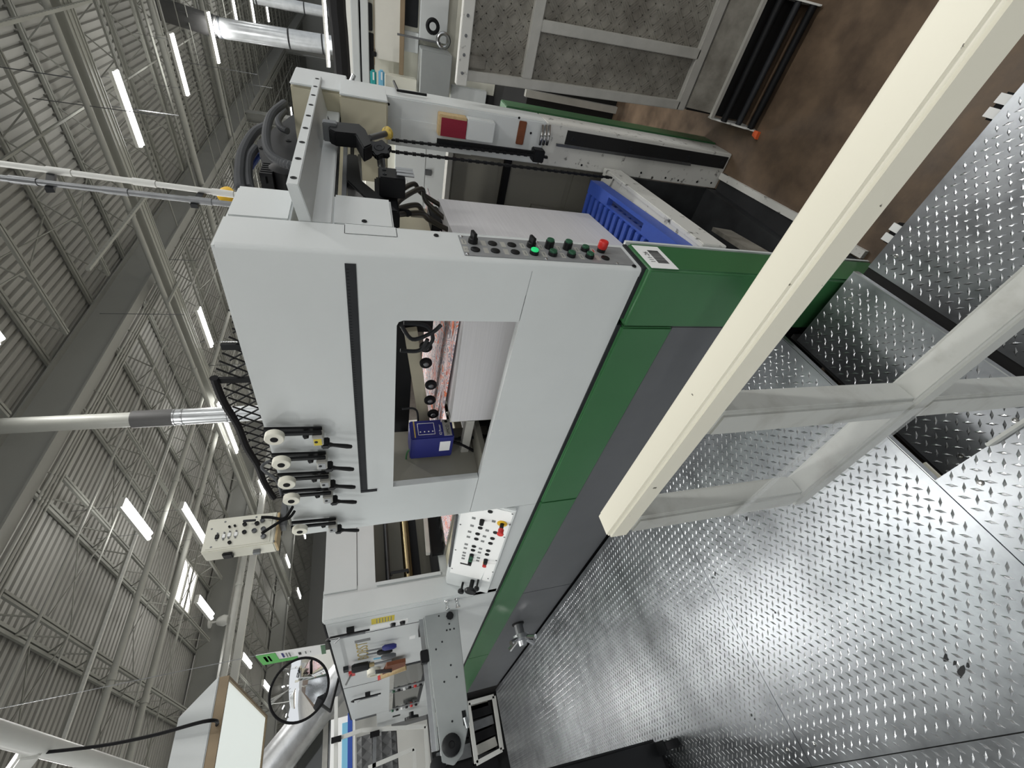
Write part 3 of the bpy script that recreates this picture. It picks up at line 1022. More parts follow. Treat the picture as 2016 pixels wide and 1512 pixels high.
# machine floor pan between the columns, pile lift cross bar
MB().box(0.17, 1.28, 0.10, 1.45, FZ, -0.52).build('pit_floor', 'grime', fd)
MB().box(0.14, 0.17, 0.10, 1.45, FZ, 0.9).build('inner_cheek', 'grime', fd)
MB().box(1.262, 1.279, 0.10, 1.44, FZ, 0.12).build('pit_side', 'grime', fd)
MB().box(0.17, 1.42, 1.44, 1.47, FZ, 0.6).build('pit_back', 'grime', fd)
lf0, lf1 = Vector((1.26, 0.075, 0.175)), Vector((0.18, -0.012, 0.255))
dl = (lf1 - lf0)
MB().bar(lf0, lf1, 0.02, 0.11, up=(0, 0, 1)).build('lift_bar', 'white_worn', fd, bevel=0.003)
MB().bar(lf0 + Vector((0, 0.04, 0.045)), lf1 + Vector((0, 0.04, 0.045)), 0.08, 0.012).build('lift_bar_top', 'white_worn', fd)
MB().bar(Vector((0.18, 0.02, -0.05)), Vector((0.75, 0.15, -0.30)), 0.02, 0.10).build('lift_arm', 'alu_dirty', fd)
for k in range(3):
    p = ay(1288 + 13 * k, 488 + 4 * k, 0.035)
    MB().lathe(p - Vector((0, 0, 0.01)), (0.15, -0.1, 1), [(0, 0.011), (0.055, 0.013), (0.065, 0.011), (0.07, 0.005)], 12).build('steel_pin', 'chrome', fd, smooth=True)
# white loading-floor frame with black mat
m0 = az(1418, 358, FZ + 0.01); m1 = az(1560, 440, FZ + 0.01)
MB().bar((1.27, 0.02, FZ + 0.012), (0.19, -0.03, FZ + 0.012), 0.035, 0.024).build('pit_edge', 'white_worn', fd)
mt = tag(MB().box(0.20, 1.26, 0.0, 0.55, FZ + 0.001, FZ + 0.012).build('rubber_mat', 'mat_black'), 'black rubber mat on the floor inside the feeder', 'mat')
p = az(1460, 458, FZ + 0.02)
random.seed(5)
pts = [(p.x + 0.06 * random.uniform(0.4, 1.1) * math.cos(2 * PI * i / 13), p.y + 0.035 * random.uniform(0.5, 1.1) * math.sin(2 * PI * i / 13), FZ + 0.013) for i in range(13)]
tag(MB().prism(pts, (0, 0, 0.004)).build('paper_scrap', 'paper'), 'torn scrap of white paper lying on the black mat', 'paper')

# ================================================================== FEEDER HEAD, PILE, ACCESSORIES
# ---- black clamp arm on the cross beam with yellow knob and star handwheel
pa = [ay(645, 233, -0.06), ay(652, 247, -0.06), ay(708, 252, -0.06), ay(720, 262, -0.06), ay(733, 292, -0.06), ay(716, 300, -0.06), ay(700, 272, -0.06), ay(660, 268, -0.06), ay(648, 262, -0.06)]
arm = MB().prism([(p.x, -0.075, p.z) for p in pa], (0, 0.05, 0)).build('clamp_arm', 'black_metal', fd, bevel=0.004)
p = ay(652, 240, -0.08)
MB().box(p.x - 0.035, p.x + 0.01, -0.085, -0.02, p.z - 0.02, p.z + 0.03).build('clamp_jaw', 'dull_steel', arm, bevel=0.003)
k0, k1 = ay(728, 272, -0.03), ay(760, 263, -0.03)
MB().cyl(k0, k1, 0.012, 10).build('lever', 'dull_steel', fd, smooth=True)
dk = (k1 - k0).normalized()
MB().lathe(k1, dk, [(-0.004, 0.012), (0.004, 0.024), (0.014, 0.026), (0.022, 0.018), (0.024, 0.008)], 14).build('yellow_knob', 'yellow_old', fd, smooth=True)
h0 = ay(748, 300, -0.02)
star = []
sn_ = Vector((-0.36, -0.92, 0.12)).normalized()
sa_ = sn_.orthogonal().normalized()
sb_ = sn_.cross(sa_)
for i in range(32):
    t = 2 * PI * i / 32
    rr = 0.042 + 0.006 * math.cos(6 * t)
    star.append(h0 + sa_ * (rr * math.cos(t)) + sb_ * (rr * math.sin(t)))
hw = MB().prism(star, sn_ * 0.022).build('star_handwheel', 'black_plastic', fd, bevel=0.004)
MB().lathe(h0 - sn_ * 0.06, sn_, [(0, 0.016), (0.06, 0.016)], 12).build('hub', 'dull_steel', hw, smooth=True)
MB().lathe(h0 + sn_ * 0.022, sn_, [(0, 0.02), (0.002, 0.018), (0.002, 0.010), (0.0005, 0.009)], 14).build('hub_cap', 'dark_metal', hw, smooth=True)
# black head casting with rails behind the beam
hd = MB()
hd.prism([(0.37, 0.04, 1.50), (0.60, 0.04, 1.60), (0.88, 0.04, 1.60), (0.88, 0.04, 1.56), (0.62, 0.04, 1.55), (0.44, 0.04, 1.46), (0.37, 0.04, 1.43)], (0, 0.10, 0))
hd.build('head_casting', 'black_metal', fd, bevel=0.004)
for k, (z0, yy) in enumerate(((1.60, 0.05), (1.575, 0.09), (1.545, 0.13))):
    MB().box(0.40, 1.24, yy, yy + 0.02, z0, z0 + 0.016).build('head_rail', 'dull_steel' if k != 1 else 'black_metal', fd, bevel=0.002)
MB().box(0.40, 0.72, 0.06, 0.12, 1.425, 1.50).build('head_block', 'black_metal', fd, bevel=0.006)
MB().box(0.50, 0.60, -0.02, 0.05, 1.40, 1.49).build('valve_block', 'black_metal', fd, bevel=0.004)
for xx in (0.515, 0.545, 0.57):
    MB().cyl((xx, -0.03, 1.37), (xx, -0.03, 1.43), 0.006, 8).build('guide_rod', 'steel', fd, smooth=True)
for (xx, zz) in ((0.53, 1.47), (0.57, 1.47), (0.53, 1.42)):
    MB().lathe((xx, -0.021, zz), (0, -1, 0), [(0, 0.007), (0.002, 0.007), (0.002, 0.004), (0.0005, 0.004)], 10).build('socket_screw', 'dark_metal', fd)
MB().box(0.37, 1.27, 0.40, 0.45, 1.20, 1.62).build('head_back', 'beige_metal', fd)
# suction head hanging over the pile
MB().box(0.42, 1.0, 0.52, 0.60, 1.27, 1.36).build('suction_head', 'black_metal', fd, bevel=0.006)
for k in range(6):
    xx = 0.42 + 0.11 * k
    MB().box(xx, xx + 0.045, 0.47, 0.53, 1.235, 1.30).build('sucker_block', 'dark_metal' if k % 2 else 'dull_steel', fd, bevel=0.003)
p = ay(848, 282, 0.3); q = ay(848, 340, 0.3)
MB().bar((0.95, 0.3, 1.20), (0.95, 0.3, 1.33), 0.018, 0.018).build('post_bar', 'steel', fd)
MB().box(0.80, 0.98, 0.26, 0.32, 1.20, 1.25).build('sensor_block', 'black_metal', fd, bevel=0.006)
# brown suction hoses looping from the cover box to the head
for k, (s, mid, e) in enumerate((((772, 400), (815, 362), (868, 405)), ((772, 412), (830, 372), (875, 430)), ((774, 418), (822, 404), (880, 452)), ((775, 425), (830, 420), (888, 455)))):
    a, m_, b = ay(*s, 0.10), ay(*mid, 0.14), ay(*e, 0.24)
    a2 = a + Vector((0, 0.03, 0.02))
    MB().tube([a2, a, (a + m_) / 2 + Vector((0, 0, 0.02)), m_, (m_ + b) / 2 + Vector((0.02, 0, 0.03)), b], 0.0105, 10, smooth=6).build('suction_hose', 'brown_hose', fd, smooth=True)
p = ay(800, 420, 0.12)
MB().lathe(p - Vector((0, 0, 0.02)), (0.2, 0, 1), [(0, 0.006), (0.012, 0.014), (0.05, 0.014), (0.062, 0.006)], 10).build('hose_joint', 'black_rubber', fd, smooth=True)
# motor, dark plate and corrugated hoses on top
pl = [ay(505, 277, 0.15), ay(590, 214, 0.15), ay(602, 320, 0.15), ay(522, 348, 0.15)]
mp = MB().prism([(p.x, 0.15, p.z) for p in pl], (0, 0.03, 0)).build('motor_plate', 'black_metal', fd, bevel=0.003)
for (px, py) in ((515, 291), (568, 277)):
    p = ay(px, py, 0.149)
    MB().lathe(p, (0, -1, 0), [(0, 0.012), (0.002, 0.012), (0.002, 0.006), (0.0005, 0.006)], 12).build('plate_bolt', 'black_metal', mp)
mc = ay(566, 350, 0.16)
mo = MB().lathe(mc + Vector((0.05, 0, 0)), (0, 1, 0), [(-0.03, 0.05), (-0.02, 0.072), (0.25, 0.072)], 20).build('motor', 'black_metal', fd, smooth=True)
for k in range(6):
    MB().box(mc.x - 0.03 + k * 0.022, mc.x - 0.02 + k * 0.022, 0.14, 0.40, mc.z + 0.05, mc.z + 0.095).build('cooling_fin', 'black_metal', mo)


def hose(px, Y, r, name='corrugated_hose', m='grey_hose'):
    pts = [ay(a, b, Y + (c if len(t) > 2 else 0)) for t in px for (a, b, c) in [(t + (0,))[:3] if len(t) == 2 else t]]
    return MB().tube(pts, r, 10, smooth=8, ridge=0.24, step=0.0058).build(name, m, fd)


hose([(560, 203), (535, 225), (524, 262), (530, 300), (560, 322), (600, 330)], 0.02, 0.016)
hose([(560, 218), (548, 235), (552, 250), (566, 258)], 0.10, 0.015)
hose([(525, 248), (500, 262), (478, 300), (472, 345), (474, 372)], 0.16, 0.021)
hose([(503, 292), (490, 312), (488, 345), (492, 372)], 0.17, 0.018)
MB().tube([ay(515, 300, 0.2), ay(485, 345, 0.2), ay(478, 370, 0.2)], 0.010, 8, smooth=6).build('air_line', 'blue_mid', fd, smooth=True)
MB().box(0.42, 0.62, 0.18, 0.40, 1.84, 1.92).build('terminal_box', 'black_metal', fd, bevel=0.006)

# ---- sheet pile on the blue non-stop pallet
YAW = math.radians(5.0)
ex, ey = Vector((math.cos(YAW), math.sin(YAW), 0)), Vector((-math.sin(YAW), math.cos(YAW), 0))
O = Vector((0.20, 0.16, 0))
o = MB().obox(O + ex * 0.40 + ey * 0.365 + Vector((0, 0, 0.79)), ex * 0.40, ey * 0.365, (0, 0, 0.41)).build('sheet_pile', 'paper_side')
tag(o, 'tall pile of white sheets standing on the blue pallet', 'paper pile')
pal = thing('ribbed_pallet', 'blue ribbed plastic pallet with a hand hole under the sheet pile', 'pallet', tuple(O))
PO = O + ey * (-0.085)
MB().obox(PO + ex * 0.45 + ey * 0.42 + Vector((0, 0, 0.265)), ex * 0.45, ey * 0.42, (0, 0, 0.03)).build('pallet_base', 'blue_plastic', pal)
for k in range(16):
    MB().obox(PO + ex * (0.03 + 0.056 * k) + ey * 0.42 + Vector((0, 0, 0.338)), ex * 0.017, ey * 0.42, (0, 0, 0.041)).build('rib', 'blue_plastic', pal, bevel=0.003)
# front board with the hand hole
fr = []
W_, Z0_, Z1_ = 0.90, 0.235, 0.36
hole = [(0.30, 0.272), (0.60, 0.272), (0.63, 0.285), (0.64, 0.30), (0.63, 0.315), (0.60, 0.328), (0.30, 0.328), (0.27, 0.315), (0.26, 0.30), (0.27, 0.285)]
fb = MB()
for (a0, a1, d0, d1) in ((0, 0.30, -0.055, 0.0), (0.66, W_, -0.055, 0.0), (0.30, 0.66, -0.055, -0.046), (0.30, 0.66, -0.010, 0.0)):
    fb.obox(PO + ex * ((a0 + a1) / 2) + ey * ((d0 + d1) / 2) + Vector((0, 0, 0.355)), ex * ((a1 - a0) / 2), ey * ((d1 - d0) / 2), (0, 0, 0.016))
fb.build('hand_ledge', 'blue_plastic', pal)
MB().obox(PO + ex * (W_ / 2) + ey * (-0.059) + Vector((0, 0, 0.335)), ex * (W_ / 2), ey * 0.004, (0, 0, 0.036)).build('front_board', 'blue_plastic', pal)

# ---- inside the window: printed sheets, ruler bar with wheels, dark cavity
MB().box(0.34, 1.38, 0.95, 1.40, 0.70, 1.02).build('feed_frame', 'black_metal', fd)
MB().box(0.16, 0.20, 0.88, 0.92, 0.98, 1.20).build('frame_upright', 'alu', fd, bevel=0.002)
MB().box(0.16, 0.20, 0.90, 1.44, 1.08, 1.12).build('frame_rail', 'alu', fd, bevel=0.002)
ps = MB()
ps.prism([(0.22, 0.30, 1.206), (1.30, 0.30, 1.206), (1.30, 1.50, 1.235), (0.22, 1.50, 1.235)], (0, 0, 0.006))
tag(ps.build('printed_sheet', 'print'), 'orange and white printed cardboard sheet on top of the pile', 'printed sheet')
bar0, bar1 = ax(808, 648, 0.34), ax(838, 848, 0.34)
rb_ = MB().bar(bar0, bar1, 0.03, 0.055).build('ruler_bar', 'beige_metal', fd, bevel=0.002)
for k, (px, py) in enumerate(((838, 680), (838, 712), (848, 755), (846, 785), (852, 812))):
    c = ax(px, py, 0.30)
    wv = MB().lathe(c, (-1, 0, 0), [(0, 0.024), (0.004, 0.027), (0.014, 0.027), (0.018, 0.024)], 18).build('press_wheel', 'black_rubber', fd, smooth=True)
    MB().lathe(c + Vector((-0.018, 0, 0)), (-1, 0, 0), [(0, 0.012), (0.004, 0.010), (0.006, 0.004)], 12).build('wheel_hub', 'dull_steel', wv, smooth=True)
MB().box(0.36, 0.40, 0.30, 1.40, 1.36, 1.44).build('head_beam', 'black_metal', fd)
MB().box(0.60, 0.66, 0.25, 1.40, 1.28, 1.50).build('head_beam', 'alu_dirty', fd)
MB().box(0.31, 0.34, 1.22, 1.40, 1.12, 1.40).build('side_frame', 'black_metal', fd)
for k, pxs in enumerate((((790, 640), (812, 668), (850, 655), (868, 640)), ((788, 690), (825, 690), (842, 668)), ((795, 636), (840, 642), (852, 668), (835, 690)), ((792, 805), (820, 808), (822, 850), (818, 880)))):
    MB().tube([ax(a, b, 0.22 + 0.02 * k) for a, b in pxs], 0.008 if k < 3 else 0.005, 8, smooth=6).build('window_hose', 'dark_metal', fd, smooth=True)
# inner cheek plates seen at the far end of the window
MB().box(T, 0.32, 1.16, 1.18, 0.95, 1.50).build('window_cheek', 'inner_panel', fd)
MB().box(T, 0.30, 1.02, 1.16, 1.03, 1.055).build('window_ledge', 'inner_panel', fd)
chain('feed_chain', ax(895, 865, 0.2), ax(962, 858, 0.2), 'dark_metal')

# ---- blue ioniser supply with lettering
io = thing('ioniser_supply', 'dark blue ioniser power supply box inside the feeder window', 'power supply', (0.2, 1.08, 1.06))
bx_ = MB().box(0.13, 0.24, 0.985, 1.14, 1.175, 1.375).build('case', 'blue_box', io, bevel=0.005)
f_ = MB().box(0.136, 0.234, 0.9835, 0.985, 1.185, 1.222).build('brand_plate', 'alu', bx_)
text_mesh('brand_text', 'SIMCO', 0.020, (0.140, 0.9835, 1.195), (1, 0, 0), (0, 0, 1), 'ink', f_)
MB().lathe((0.222, 0.9835, 1.203), (0, -1, 0), [(0, 0.008), (0.0004, 0.008)], 14).build('brand_dot', 'ink', f_)
text_mesh('model_text', 'IQ Power', 0.016, (0.142, 0.9848, 1.232), (1, 0, 0), (0, 0, 1), 'label_white', bx_)
for (a0, a1, b0, b1) in ((0.150, 0.220, 1.262, 1.264), (0.150, 0.220, 1.338, 1.340), (0.150, 0.152, 1.262, 1.34), (0.218, 0.220, 1.262, 1.34)):
    MB().box(a0, a1, 0.9843, 0.985, b0, b1).build('frame_line', 'label_white', bx_)
for k in range(4):
    MB().lathe((0.168, 0.985, 1.272 + 0.019 * k), (0, -1, 0), [(0, 0.0035), (0.001, 0.0035)], 8).build('led', 'label_white', bx_)
MB().box(0.1288, 0.13, 1.02, 1.09, 1.19, 1.24).build('rating_sticker', 'label_white', bx_)
MB().box(0.136, 0.234, 0.9843, 0.985, 1.352, 1.358).build('stripe', 'gold', bx_)
for k, pxs in enumerate((((895, 905), (918, 902), (950, 898)), ((885, 868), (915, 878), (952, 900)))):
    MB().tube([ax(a, b, 0.16) for a, b in pxs], 0.008, 10, smooth=8, ridge=0.2, step=0.004).build('flex_conduit', 'black_rubber', io, smooth=True)
MB().tube([ax(a, b, 0.15) for a, b in ((830, 880), (802, 890), (806, 928), (850, 938), (892, 925), (930, 908))], 0.004, 8, smooth=8).build('green_wire', 'green_paint', io, smooth=True)

# ---- paper roller arms clamped on the panel
YS = (0.0, 0.148, 0.278, 0.398, 0.655)
base_y = 0.680
names = ('nearest roller arm on the panel, yellow clamp block', 'second roller arm from the near end, plain alloy clamp', 'third roller arm from the near end, middle of the five',
         'fourth roller arm, last before the gap', 'single roller arm standing apart by the panel edge')


def roller(y0, label, first):
    t = thing('roller_arm', label, 'roller arm', (0.0, y0, 1.72), 'nylon roller arms on the feeder panel')
    y = y0
    for s in (0, 1):
        MB().bar((-0.016 - 0.022 * s, y + 0.018 - 0.004 * s, 1.715), (-0.016 - 0.022 * s, y + 0.004, 1.90), 0.010, 0.018).build('arm_bar', 'black_metal', t, bevel=0.002)
    wv = MB().lathe((-0.045, y, 1.862), (-1, 0, 0), [(0, 0.029), (0.002, 0.031), (0.021, 0.031), (0.023, 0.029)], 24).build('wheel', 'nylon', t, smooth=True)
    MB().lathe((-0.068, y, 1.862), (-1, 0, 0), [(-0.002, 0.013), (0.002, 0.012), (0.003, 0.007)], 16).build('wheel_cap', 'black_rubber', wv, smooth=True)
    y += 0.032
    cl = MB().box(-0.056, -0.004, y - 0.010, y + 0.036, 1.712, 1.748).build('clamp_block', 'alu', t, bevel=0.003)
    MB().box(-0.0575, -0.056, y - 0.004, y + 0.030, 1.717, 1.743).build('clamp_face', 'sticker_yellow' if first else 'panel_alu', cl)
    MB().lathe((-0.0575, y + 0.010, 1.735), (-1, 0, 0), [(0, 0.006), (0.001, 0.006), (0.001, 0.003)], 10).build('clamp_screw', 'black_metal', cl)
    MB().lathe((-0.03, y + 0.004, 1.772), (0, 0.3, 1), [(-0.012, 0.005), (-0.008, 0.012), (0.004, 0.012), (0.008, 0.005)], 10).build('knurled_nut', 'black_metal', t, smooth=True)
    ln = MB().box(-0.056, -0.016, y + 0.034, y + 0.060, 1.694, 1.722).build('lever_hub', 'black_plastic', t, bevel=0.004)
    MB().lathe((-0.04, y + 0.050, 1.702), (-0.06, 0.22, -1), [(0, 0.011), (0.02, 0.007), (0.07, 0.009), (0.085, 0.007), (0.088, 0.002)], 10).build('lever', 'black_plastic', ln, smooth=True)
    return t


for k, yy in enumerate(YS):
    roller(base_y + yy, names[k], k == 0)

# ---- black mesh guard above the panel
mg = thing('mesh_guard', 'black wire mesh guard with sleeved cable above the feeder panel', 'mesh guard', (0.3, 0.9, 1.9))
XG = 0.30
top = [(0.40, 2.00), (0.72, 2.115), (1.62, 2.045)]


def ztop(y):
    return np.interp(y, [a for a, b in top], [b for a, b in top])


wires = MB()
y = 0.42
while y < 1.62:
    for s in (1, -1):
        n = 7
        y2 = min(max(y + s * 0.16, 0.4), 1.62)
        z0 = 1.885
        z1 = min(ztop(y), ztop(y2))
        wires.bar((XG, y, z0), (XG, y + (y2 - y) * (z1 - z0) / 0.22, z1), 0.005)
    y += 0.052
stuff(wires.build('wire_mesh', 'black_metal', mg))
for yy in (0.56, 0.73):
    MB().box(XG - 0.006, XG + 0.006, yy, yy + 0.025, 1.88, ztop(yy)).build('guard_upright', 'black_metal', mg)
MB().tube([(XG - 0.01, a, ztop(a) + (0.006 if i % 2 else -0.002)) for i, a in enumerate((0.72, 0.85, 1.0, 1.15, 1.3, 1.45, 1.6))], 0.016, 8, smooth=5, ridge=0.12, step=0.01).build('sleeved_cable', 'black_rubber', mg, smooth=True)

# ---- grey control box on the panel top
cbx = thing('control_box', 'pale grey connector box with sockets and cables above the press gap', 'control box', (-0.05, 1.2, 1.93))
CY = 1.20
XA, XB, ZA, ZB = -0.175, -0.034, 1.932, 2.182
cb = MB().box(XA, XB, CY, CY + 0.075, ZA, ZB).build('case', 'cream_paint', cbx, bevel=0.004)
MB().box(XA + 0.010, XB - 0.010, CY - 0.002, CY, ZA + 0.016, ZB - 0.012).build('face_plate', 'cream_paint', cb, bevel=0.0008)
MB().box(XA + 0.003, XB - 0.003, CY + 0.003, CY + 0.072, ZA - 0.008, ZA).build('base_board', 'wood', cb)


def cpt(cx_, cy_):
    return ay(400 + cx_ * 0.08929, 980 + cy_ * 0.08929, CY - 0.002)


for (cx_, cy_, r_, m_) in ((585, 650, .006, 'black_plastic'), (705, 628, .006, 'black_plastic'), (920, 595, .011, 'black_plastic'), (1190, 575, .012, 'black_plastic'), (910, 765, .011, 'dark_metal'), (1130, 735, .013, 'slate_paint'), (1330, 695, .013, 'slate_paint'), (585, 995, .009, 'black_plastic'), (1330, 860, .014, 'dull_steel'), (1310, 510, .012, 'slate_paint')):
    p = cpt(cx_, cy_)
    r_ *= 0.72
    MB().lathe(p, (0, -1, 0), [(0, r_), (0.008, r_), (0.009, r_ * 0.7), (0.006, r_ * 0.6)], 14).build('socket', m_, cb, smooth=True)
for (cx_, cy_) in ((305, 865), (455, 850), (575, 820), (720, 805)):
    p = cpt(cx_, cy_)
    s_ = MB().box(p.x - 0.010, p.x + 0.010, CY - 0.006, CY - 0.002, p.z - 0.007, p.z + 0.007).build('port_connector', 'label_white' if cx_ != 305 else 'black_plastic', cb, bevel=0.002)
    for s in (-1, 1):
        MB().lathe((p.x + s * 0.014, CY - 0.002, p.z), (0, -1, 0), [(0, 0.003), (0.005, 0.003)], 8).build('port_screw', 'dull_steel', s_)
for (cx_, cy_) in ((490, 530), (190, 690), (170, 1090), (1175, 425), (1560, 955)):
    MB().lathe(cpt(cx_, cy_), (0, -1, 0), [(0, 0.004), (0.002, 0.003)], 8).build('case_screw', 'dull_steel', cb)
for k, cs in enumerate((((1310, 510), (1500, 480), (1760, 480), (1880, 330), (1960, 150)), ((1330, 860), (1480, 720), (1740, 520), (1900, 420), (2000, 250)), ((920, 595), (1040, 585), (1190, 575)))):
    pts = [cpt(*c) + Vector((0, -0.03 + 0.012 * i * (1 if k < 2 else 0), 0)) for i, c in enumerate(cs)]
    MB().tube(pts, 0.006 if k < 2 else 0.005, 8, smooth=6).build('cable', 'black_rubber' if k != 2 else 'dark_metal', cbx, smooth=True)
lt = MB().box(XA - 0.012, XA, CY + 0.02, CY + 0.055, 2.08, 2.115).build('toggle_switch', 'black_plastic', cb, bevel=0.003)
MB().box(XA - 0.015, XA, CY + 0.03, CY + 0.045, 1.985, 2.01).build('latch', 'dull_steel', cb)
MB().tube([(-0.02, 1.10, 1.905), (0.02, 1.05, 1.92), (0.06, 1.0, 1.97), (0.12, 1.02, 1.90)], 0.006, 8, smooth=6).build('cable', 'grey_hose', cbx, smooth=True)
MB().box(-0.09, 0.04, 1.215, 1.265, 1.903, 1.9235).build('mounting_foot', 'slate_paint', cbx)

# ================================================================== PRESS UNIT behind the feeder
pr = thing('platen_press', 'white platen press unit with tools hung on its operator side', 'machine', (0.7, 4.5, 0))
PY = 2.72
# end wall facing the feeder, with an opening above the infeed table
ew = MB()
ew.box(0.16, 0.205, PY, PY + 0.04, 1.08, 1.90)
ew.box(0.205, 1.30, PY, PY + 0.04, 1.552, 1.675)
ew.box(0.16, 1.30, PY, PY + 0.04, 0.60, 1.08)
MB().box(0.178, 1.30, PY - 0.012, PY, 1.678, 1.895).build('sliding_door', 'white_paint', pr, bevel=0.003)
MB().box(0.178, 1.30, PY, PY + 0.04, 1.678, 1.895).build('door_backing', 'slate_paint', pr)
ewo = ew.build('end_wall', 'white_paint', pr)
MB().box(0.175, 0.200, PY - 0.018, PY, 1.08, 1.545).build('door_post', 'white_paint', pr, bevel=0.002)
hb = MB().tube([(0.235, PY - 0.01, 1.44), (0.235, PY - 0.05, 1.44), (0.235, PY - 0.05, 1.32), (0.235, PY - 0.01, 1.32)], 0.011, 8).build('door_handle', 'black_plastic', pr, smooth=True)
MB().box(0.0, 0.16, PY - 0.02, PY + 0.06, 0.676, 1.90).build('corner_post', 'white_paint', pr, bevel=0.008)
# rollers in the opening
MB().cyl((0.24, 2.95, 1.30), (1.3, 2.95, 1.30), 0.035, 16).build('brass_roller', 'brass', pr, smooth=True)
MB().cyl((0.30, 3.2, 1.45), (1.3, 3.2, 1.45), 0.02, 12).build('ribbed_roller', 'dull_steel', pr, smooth=True)
MB().box(0.24, 1.3, 2.98, 3.04, 1.20, 1.30).build('gripper_rail', 'black_metal', pr)
MB().box(0.24, 1.3, 3.3, 3.34, 1.08, 1.56).build('inner_screen', 'inner_panel', pr)
MB().bar((0.30, 2.6, 1.17), (0.75, 2.6, 1.15), 0.05, 0.03).build('side_lay', 'alu', pr, bevel=0.003)
MB().box(0.32, 0.9, 2.66, 2.70, 1.04, 1.13).build('front_lay', 'black_metal', pr)
tb_ = MB().box(0.18, 1.2, 1.55, 2.70, 0.98, 1.03).build('feed_table', 'beige_metal', pr, bevel=0.004)
for k in range(7):
    MB().box(0.30 + 0.1 * k, 0.33 + 0.1 * k, 1.60, 2.66, 1.03, 1.05).build('table_strip', 'steel', tb_)
tag(MB().box(0.28, 1.1, 1.62, 2.45, 1.052, 1.056).build('printed_sheet', 'print'), 'printed cardboard sheet on the feed table in the gap', 'printed sheet')
# operator side of the press
sd = MB().box(0.0, 0.03, PY + 0.06, 6.25, 0.676, 1.89).build('operator_side', 'white_paint', pr)
MB().box(0.0, 1.3, PY + 0.04, 6.25, 1.885, 1.90).build('top_cover', 'black_metal', pr)
MB().box(-0.002, 0.0, 3.10, 3.106, 1.22, 1.885).build('panel_seam', 'black_metal', sd)
MB().box(-0.002, 0.0, 4.62, 4.626, 1.55, 1.885).build('panel_seam', 'black_metal', sd)
for zz in (0.985, 1.06):
    MB().lathe((-0.001, 2.76, zz), (-1, 0, 0), [(0, 0.018), (0.03, 0.010), (0.05, 0.018), (0.06, 0.016)], 12).build('latch_knob', 'chrome', sd, smooth=True)
# sockets plate, caution sticker
ys = MB().box(-0.002, 0.0, 2.84, 2.95, 1.43, 1.59).build('caution_sticker', 'sticker_yellow', sd)
for k in range(6):
    MB().box(-0.003, -0.002, 2.85, 2.94, 1.45 + 0.02 * k, 1.456 + 0.02 * k).build('caution_line', 'ink_grey', ys)
sp = MB().box(-0.003, 0.0, 2.97, 3.06, 1.33, 1.60).build('switch_plate', 'label_white', sd)
for z in (1.44, 1.37):
    MB().lathe((-0.003, 3.015, z), (-1, 0, 0), [(0, 0.022), (0.02, 0.018)], 14).build('switch_knob', 'black_plastic', sp, smooth=True)
# gold lettering and badges
g = text_mesh('gold_letters', 'BOBST', 0.125, (-0.0015, 3.78, 1.630), (0, -1, 0), (0, 0, 1), 'gold', sd, xs=1.25)
MB().box(-0.002, 0.0, 3.24, 3.30, 1.605, 1.72).build('badge', 'ink_grey', sd)
MB().box(-0.002, 0.0, 3.42, 3.50, 1.255, 1.30).build('small_sticker', 'label_white', sd)
# wide opening with grey windows towards the delivery
for (y0, y1, lab) in ((4.25, 5.1, 0), (5.25, 6.15, 1)):
    wf = MB().box(-0.006, 0.0, y0, y1, 1.08, 1.45).build('inspection_window', 'dark_metal', sd)
    MB().box(-0.008, -0.006, y0 + 0.04, y1 - 0.04, 1.12, 1.41).build('window_glass', 'glass_dark', wf)
    MB().box(-0.012, -0.006, y0, y1, 1.41, 1.45).build('window_rail', 'alu', wf)
    pn = MB().box(-0.012, 0.0, y1 + 0.01, y1 + 0.13, 1.08, 1.45).build('button_strip', 'panel_alu', sd)
    for k in range(6):
        MB().lathe((-0.012, y1 + 0.07, 1.12 + 0.058 * k), (-1, 0, 0), [(0, 0.018), (0.02, 0.016)], 10).build('strip_button', ('black_plastic', 'red', 'black_plastic', 'label_white', 'black_plastic', 'button_green')[k], pn, smooth=True)
MB().box(0.0, 0.03, 6.26, 7.3, 0.9, 1.60).build('delivery_cover', 'white_paint', pr)
MB().lathe((-0.04, 6.5, 1.17), (-1, 0, 0), [(0, 0.03), (0.05, 0.03), (0.05, 0.09), (0.08, 0.09)], 16).build('handwheel', 'black_plastic', pr, smooth=True)
MB().box(-0.002, 0.0, 6.7, 6.8, 1.30, 1.40).build('data_plate', 'black_metal', sd)
MB().box(0.10, 1.3, 3.5, 7.0, 0.1, 1.88).build('press_core', 'slate_paint', pr)

# ---- sloped console in the gap
con = thing('operator_console', 'sloped white operator console with mushroom stop between feeder and press', 'control console', (0.05, 2.1, 0.8))
A, B, Cc, D = Vector((-0.025, 1.495, 0.795)), Vector((-0.025, 2.70, 0.765)), Vector((0.10, 2.70, 1.055)), Vector((0.10, 1.495, 1.085))
body = MB()
body.add([A, B, Cc, D, A + Vector((0.16, 0, -0.02)), B + Vector((0.16, 0, -0.02)), Cc + Vector((0.04, 0, -0.0)), D + Vector((0.04, 0, 0))],
         [(0, 3, 2, 1), (4, 5, 6, 7), (0, 1, 5, 4), (1, 2, 6, 5), (2, 3, 7, 6), (3, 0, 4, 7)])
cbo = body.build('console_body', 'white_paint', con, bevel=0.004)
cu, cv = (B - A), (D - A)
cn = cv.cross(cu).normalized()
if cn.x > 0:
    cn = -cn
MB().obox(A + cu * 0.42 + cv * 0.5 + cn * 0.0015, cu * 0.40, cv * 0.46, cn * 0.0015).build('console_plate', 'label_white', cbo)
